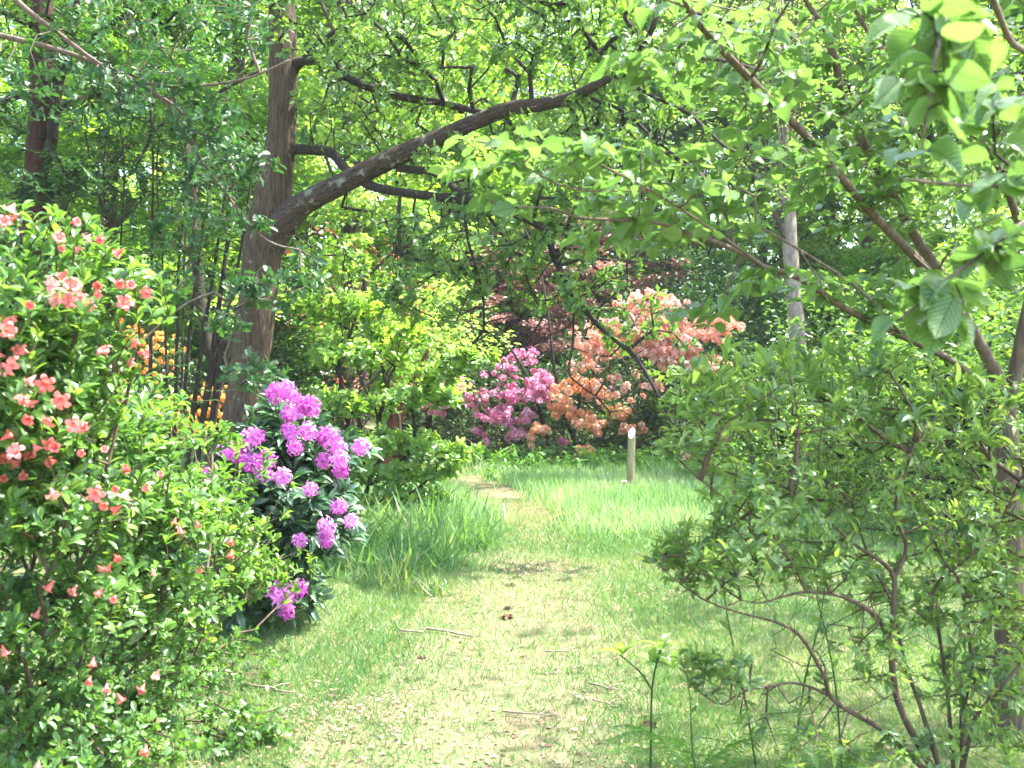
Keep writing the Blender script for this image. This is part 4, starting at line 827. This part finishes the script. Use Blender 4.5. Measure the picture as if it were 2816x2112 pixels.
# --- right foreground shrub
SY = 4.2
st = [[(945, 790, SY, 7.8), (932, 768, SY, 7.8), (904, 717, SY, 6.7), (894, 682, SY, 6.7), (892, 643, SY, 6.7), (894, 605, SY, 5.6), (894, 578, SY, 5.6), (883, 563, SY, 3.9), (860, 548, 4.15, 3.4), (844, 535, 4.1, 2.8), (821, 515, 4.05, 2.2), (790, 490, 4, 1.6)],
      [(894, 578, SY, 4.4), (904, 558, SY, 4.4), (906, 543, SY, 3.9), (900, 527, SY, 3.9), (896, 505, SY, 3.4), (905, 475, SY, 2.5), (915, 440, SY, 1.6)],
      [(950, 790, SY, 6.7), (923, 768, SY, 6.1), (883, 731, 4.15, 5.6), (849, 711, 4.1, 5.0), (830, 696, 4.1, 4.4), (824, 676, 4.05, 4.2), (801, 637, 4, 3.6), (778, 623, 3.95, 2.8), (756, 617, 3.9, 2.2), (724, 608, 3.85, 2.0), (694, 594, 3.8, 1.6), (664, 570, 3.8, 1.1)],
      [(830, 696, 4.1, 3.4), (810, 687, 4.05, 2.8), (790, 683, 4, 2.5), (768, 687, 3.95, 2.5), (744, 691, 3.9, 2.2), (722, 704, 3.85, 2.0), (705, 696, 3.8, 1.6), (690, 683, 3.8, 1.1)],
      [(892, 645, SY, 5.0), (887, 636, SY, 5.6), (878, 618, 4.15, 5.0), (860, 605, 4.1, 4.4), (836, 595, 4.05, 3.4), (806, 592, 4, 2.8), (782, 597, 3.95, 2.2), (759, 603, 3.9, 1.6), (741, 600, 3.9, 1.1)],
      [(962, 790, SY, 6.7), (963, 768, SY, 6.1), (963, 713, 4.3, 5.6), (971, 666, 4.3, 4.4), (966, 612, 4.35, 3.4), (957, 577, 4.4, 2.8), (945, 563, 4.4, 2.2), (930, 530, 4.4, 1.6)],
      [(946, 790, SY, 6.7), (937, 760, SY, 5.6), (920, 705, 4.25, 4.4), (906, 666, 4.3, 3.9), (890, 600, 4.3, 2.8), (870, 560, 4.3, 2.2), (850, 500, 4.3, 1.6)],
      [(955, 790, SY, 5.0), (948, 700, 4.35, 3.9), (937, 620, 4.4, 3.4), (932, 598, 4.4, 3.0), (942, 578, 4.4, 3.4), (968, 558, 4.4, 2.8), (1000, 520, 4.4, 2.2), (1020, 480, 4.4, 1.6)],
      [(958, 790, SY, 5.6), (975, 720, 4.1, 4.4), (1000, 690, 4.0, 3.4), (1030, 650, 4, 2.8)],
      [(806, 592, 4, 2.2), (790, 560, 4, 2.2), (760, 520, 3.95, 2.0), (735, 505, 3.9, 1.4), (700, 480, 3.9, 1.1)]]
tips = blobs([(760, 365, 4.2, 60, 25, .35, 26), (860, 365, 4.5, 70, 25, .35, 40), (960, 390, 4.6, 60, 25, .35, 30), (690, 400, 4.1, 30, 40, .3, 22), (740, 395, 4.1, 60, 35, .35, 40), (700, 440, 4, 40, 40, .3, 40), (800, 410, 4.3, 80, 45, .4, 60), (880, 420, 4.5, 80, 50, .4, 90), (970, 430, 4.6, 70, 60, .5, 100), (760, 490, 4.1, 70, 45, .4, 100), (850, 500, 4.4, 80, 45, .4, 110), (960, 520, 4.5, 80, 50, .5, 130),
              (720, 550, 3.95, 60, 35, .3, 110), (810, 560, 4.2, 60, 30, .3, 90), (685, 560, 3.9, 34, 30, .2, 40), (900, 590, 4.5, 60, 40, .3, 60), (990, 600, 4.4, 60, 60, .5, 150), (990, 700, 4.2, 60, 60, .4, 130), (720, 670, 3.85, 45, 16, .15, 34), (900, 750, 4.0, 70, 25, .2, 30), (690, 655, 3.85, 12, 10, .1, 6), (860, 650, 4.2, 60, 50, .3, 34), (790, 730, 4.0, 60, 30, .3, 22), (1060, 560, 4.4, 50, 160, .6, 160)], .8)
root, sk = shrub("azalea_shrub", "tall open shrub with brown branching stems and long green leaves at the right", "shrub", (1.68, 4.2, 0), tips, M['leaf_shrub'], M['bark_shrub'], (4, 7), .088, 'lance', stems=st, kk=.4, rt=.0014, rmax=.012, spread=(.35, 1.2), up=.8, back=.05, w=.95, small=(1.95, .6, .55))

bare = blobs([(740, 560, 4.0, 60, 50, .3, 60), (820, 620, 4.1, 70, 60, .3, 60), (760, 690, 3.95, 60, 30, .2, 40), (900, 560, 4.3, 70, 60, .3, 70), (940, 660, 4.3, 60, 60, .3, 50), (850, 700, 4.1, 60, 50, .3, 30), (840, 470, 4.3, 100, 60, .3, 90)])
tb = Tubes(); skel_tubes(tb, skeleton(sk[0][::3], bare, .2, .12, .12), .0013, .4, .004); link("bare_twigs", tb.mesh("bare_twigs", M['bark_shrub']), root, 'stuff')

# --- small sapling at the path edge
root = thing("rhododendron_seedling", "spindly green seedling with one leaf rosette at the right edge of the path", "seedling", (.60, 4.7, 0))
tb, s = main_limbs([[(650, 775, 4.7, 2.6), (651, 740, 4.7, 2.4), (652, 690, 4.7, 2.2), (657, 662, 4.7, 2), (661, 650, 4.7, 2.5)]], 4, 7, .04); link("stem", tb.mesh("stem", M['green_stem']), root)
tb, s = main_limbs([[(652, 690, 4.7, 2), (640, 672, 4.7, 2), (620, 655, 4.7, 1.5)]], 4, 5, .04); link("stem", tb.mesh("stem", M['green_stem']), root)
lv = Leaves(); rosette(lv, P([661, 672, 650, 622], [649, 668, 664, 655], [4.7] * 4), np.array([[0, 0, 1.]] * 4), (6, 8), .11, (.35, 1.5), .2); emit(root, lv, 'lance', M['leaf_shrub'])

# --- thin green weed stems under the shrub
for k, r in enumerate([[(940 * 0 + 758, 780, 4.5, 2.2), (745, 700, 4.5, 1.9), (728, 620, 4.5, 1.4), (722, 570, 4.5, 0.8)], [(795, 750, 4.7, 2.2), (805, 680, 4.7, 1.9), (820, 620, 4.7, 1.4), (826, 580, 4.7, 0.8)], [(842, 770, 4.4, 2.2), (836, 690, 4.4, 1.9), (825, 630, 4.4, 1.4), (812, 580, 4.4, 0.8)], [(760, 820, 4.1, 2.2), (700, 0 + 780, 4.1, 1.7), (690, 700, 4.1, 1.1), (684, 650, 4.1, 0.7)]]):
    lab = ["thin green weed stem curving left below the shrub", "thin green weed stem leaning right below the shrub", "thin green weed stem crossing in front of the shrub base", "short green weed stem at the shrub's left foot"][k]
    b = P(r[0][0], r[0][1], r[0][2]); root = thing("weed_stem", lab, "weed", (b[0], b[1], gz(b[0], b[1])), "green weed stems under the right shrub")
    tb, s = main_limbs([r], 6, 6, .03); link("stem", tb.mesh("stem", M['green_stem']), root)
    sel = s[RNG.integers(4, len(s), 12)]; lv = Leaves(); rosette(lv, sel, RNG.normal(size=(12, 3)), (1, 2), .05, (.6, 1.2), .2); emit(root, lv, 'azalea', M['leaf_shrub'], 40)

# --- ferns
def fern_plant(px, Y, n, L, label, up=.55, dz=0.0):
    X = (px - 512) / FPX * Y; z = float(gz(X, Y)); root = thing("fern", label, "fern", (X, Y, z), "ferns along the clearing and the path")
    lv = Leaves(); a = RNG.random(n) * 6.283
    d = np.stack([np.cos(a), np.sin(a), np.full(n, up) + RNG.normal(0, .15, n)], 1); nr = np.array([0, 0, 1.]) + 0 * d
    lv.add(np.tile([X, Y, z + dz], (n, 1)), d, nr, L * RNG.uniform(.7, 1.1, n), 1.0); emit(root, lv, 'fern', M['fern'], 40, 'frond')
for a in ((484, 22.5, 8, 1.1, "fern with arching fronds in the dark below the pink azalea"), (525, 23, 8, 1.0, "fern in the dark between the pink and orange azaleas"), (590, 23, 7, .9, "fern below the orange azalea"), (608, 22, 8, 1.0, "fern just left of the wooden post"), (655, 21, 8, .9, "fern behind the wooden post"),
          (690, 20, 8, .9, "fern right of the wooden post at the shrubs"), (430, 20, 8, .9, "fern under the yellow green shrub"), (385, 11.2, 6, .5, "small fern on the grass bank near the rhododendron"), (360, 10.2, 5, .45, "small fern beside the purple rhododendron"), (695, 4.7, 6, .5, "pale fern at the bottom right under the shrub", .35), (790, 4.4, 6, .5, "fern low under the right shrub stems", .35), (840, 4.3, 5, .45, "fern at the foot of the right shrub", .4), (930, 5.6, 6, .6, "fern behind the right shrub stems", .4), (560, 21.5, 7, .8, "fern at the grass edge in front of the azaleas")):
    fern_plant(*a)
# nettles and low herbs at the back edge of the meadow
n = 650; x = RNG.uniform(-.5, 9, n); y = RNG.uniform(21, 24.5, n); p = np.stack([x, y, gz(x, y) + RNG.uniform(.15, .6, n)], 1); lv = Leaves(); rosette(lv, p, np.tile([0, 0, 1.], (n, 1)), (10, 16), .11, (.6, 1.5), .3, back=.4)
o = link("undergrowth", leaf_mesh("undergrowth", lv.cat(), 'oval', M['fern']), None, 'stuff'); o['label'] = "nettles and low herbs along the back of the clearing"; o['category'] = 'undergrowth'
n = 900; x = RNG.uniform(-6.5, -.6, n); y = RNG.uniform(9.5, 15, n); x = np.minimum(x, path_l(y) - RNG.uniform(.1, 1.6, n)); p = np.stack([x, y, gz(x, y) + RNG.uniform(.12, .42, n) * (.6 + .4 * np.sin(x * 5) * np.sin(y * 4))], 1); lv = Leaves(); rosette(lv, p, np.tile([0, 0, 1.], (n, 1)), (8, 15), .062, (.6, 1.5), .3, back=.3)
o = link("undergrowth", leaf_mesh("undergrowth", lv.cat(), 'oval', M['fern']), None, 'stuff'); o['label'] = "low leafy herbs on the bank below the oak"; o['category'] = 'undergrowth'

# --- post with a slanting cut top, and a short stub
def post(px, Y, H, r, label, slant=.09, name="wooden_post", cat="post"):
    X = (px - 512) / FPX * Y; z = float(gz(X, Y)); root = thing(name, label, cat, (X, Y, z))
    n = 16; a = np.arange(n) * 2 * np.pi / n; rings = [(-.1, 1.0), (.25 * H, .98), (.5 * H, 1.02), (.8 * H, .96), (H, .95)]; V = []
    for i, (h, s) in enumerate(rings):
        zz = np.full(n, h) if i < 4 else h + slant * np.sin(a) + slant * .4 * np.cos(a)
        V.append(np.stack([X + .03 * h / max(H, .1) + np.cos(a) * r * s * (1 + .04 * np.sin(3 * a)), Y + np.sin(a) * r * s, z + zz], 1))
    V = np.concatenate(V); F = np.array([(k * n + j, k * n + (j + 1) % n, (k + 1) * n + (j + 1) % n, (k + 1) * n + j) for k in range(4) for j in range(n)])
    link("shaft", mesh_from("shaft", V, [F], M['post'], None, True), root)
    top = V[-n:]; c = top.mean(0); V2 = np.concatenate([top * .96 + c * .04 + [0, 0, .003], [c + [0, 0, .006]]]); link("cut_face", mesh_from("cut_face", V2, [np.array([(j, (j + 1) % n, n) for j in range(n)])], M['cut']), root)
post(630, 18.5, 1.02, .068, "short round wooden post with a slanted pale cut top in the meadow")
post(622, 18.3, .24, .05, "low sawn stub close to the left foot of the wooden post", .01, "sawn_stub", "stub")

# --- sticks and crumbs on the path
for k, (x0, y0, x1, y1, w, l) in enumerate(((400, 630, 420, 632, 3, 0), (430, 627, 478, 634, 3, 0), (590, 686, 622, 694, 2, 0), (590, 706, 622, 712, 2, 0), (238, 690, 292, 702, 3, 0), (505, 717, 560, 722, 2.2, 0), (548, 649, 566, 650, 2, 0))):
    lab = ["short grey twig lying left of the longer one on the path", "grey dead branch lying across the middle of the path", "thin brown twig on the pale patch right of the path", "crooked brown twig near the seedling", "bleached branch on the litter at the lower left", "thin dark twig at the bottom middle of the path", "tiny dark twig in the middle of the path"][k]
    Y0, Y1 = 1760 / (y0 - 400), 1760 / (y1 - 400); a = np.array([(x0 - 512) / FPX * Y0, Y0]); b = np.array([(x1 - 512) / FPX * Y1, Y1]); u = np.linspace(0, 1, 6)
    xy = a + (b - a) * u[:, None] + RNG.normal(size=(6, 2)) * .012; pts = np.stack([xy[:, 0], xy[:, 1], gz(xy[:, 0], xy[:, 1]) + .03], 1)
    root = thing("dead_twig", lab, "twig", pts[0], "dead twigs on the path"); tb = Tubes(); pp, rr = catmull(pts, np.linspace(w / 2 / FPX * Y0, w / 4 / FPX * Y0, 6), 3); tb.tube(pp, rr, 6, .15); link("stick", tb.mesh("stick", M['twig']), root)
    sp = np.array([pts[3], pts[3] + np.array([.04, .03, .01]), pts[3] + np.array([.09, .05, .012])]); tb = Tubes(); tb.tube(sp, np.array([.004, .003, .002]), 5, .1); link("side_shoot", tb.mesh("side_shoot", M['twig']), root)
for k, (px, py, w) in enumerate(((649, 727, 20), (511, 589, 14), (508, 615, 18), (423, 656, 11), (523, 652, 9), (508, 608, 12))):
    lab = ["dark brown clod beside the seedling on the path", "dark brown clod high up in the middle of the path", "reddish brown heap of crumbs on the path", "small brown clod at the left of the path", "faint small clod in the middle of the path", "brown crumbs just behind the reddish heap"][k]
    Y = 1760 / (py - 400); X = (px - 512) / FPX * Y; r = w * .38 / FPX * Y; lv = Leaves(); n = 90
    d = unit(RNG.normal(size=(n, 3))) * [1, .8, .25]; d[:, 2] = np.abs(d[:, 2]); c = np.array([X, Y, float(gz(X, Y)) + .008])
    lv.add(c + d * r * RNG.uniform(.3, 1, (n, 1)), RNG.normal(size=(n, 3)), d + .3 * RNG.normal(size=(n, 3)), r * RNG.uniform(.3, .8, n), 1.6)
    o = bpy.data.objects.new("soil_clod", None); me = leaf_mesh("soil_clod", lv.cat(), 'oval', M['cone']); bpy.data.objects.remove(o)
    o = link("soil_clod", me); o['label'] = lab; o['category'] = "clod"; o['group'] = "brown clods on the path"
hv_ = np.array([(x, y, z) for x in (-330., 330) for y in (-65., 425) for z in (-1.2, 30.)]); 
hz = mesh_from("haze", hv_, [np.array([(0, 1, 3, 2), (4, 6, 7, 5), (0, 4, 5, 1), (2, 3, 7, 6), (0, 2, 6, 4), (1, 5, 7, 3)])])  # thin volume added to soften and pale the view like lens glare
hm, hnt, HN, HL = new_mat("haze"); pv = HN("ShaderNodeVolumePrincipled"); pv.inputs["Density"].default_value = .0005; pv.inputs["Color"].default_value = (.95, .97, 1, 1); ho = HN("ShaderNodeOutputMaterial"); HL(pv.outputs[0], ho.inputs["Volume"]); hz.materials.append(hm)
hob = link("haze", hz, None, 'stuff'); hob['label'] = "thin added volume that softens and pales the view like glare"; hob['category'] = 'haze'
print("TRIS", sum(sum(len(p.vertices) - 2 for p in o.data.polygons) for o in []) )
print("TOTAL_TRIS", sum(len(o.data.loops) - 2 * len(o.data.polygons) for o in SC.objects if o.type == 'MESH'), "OBJ", len(SC.objects))
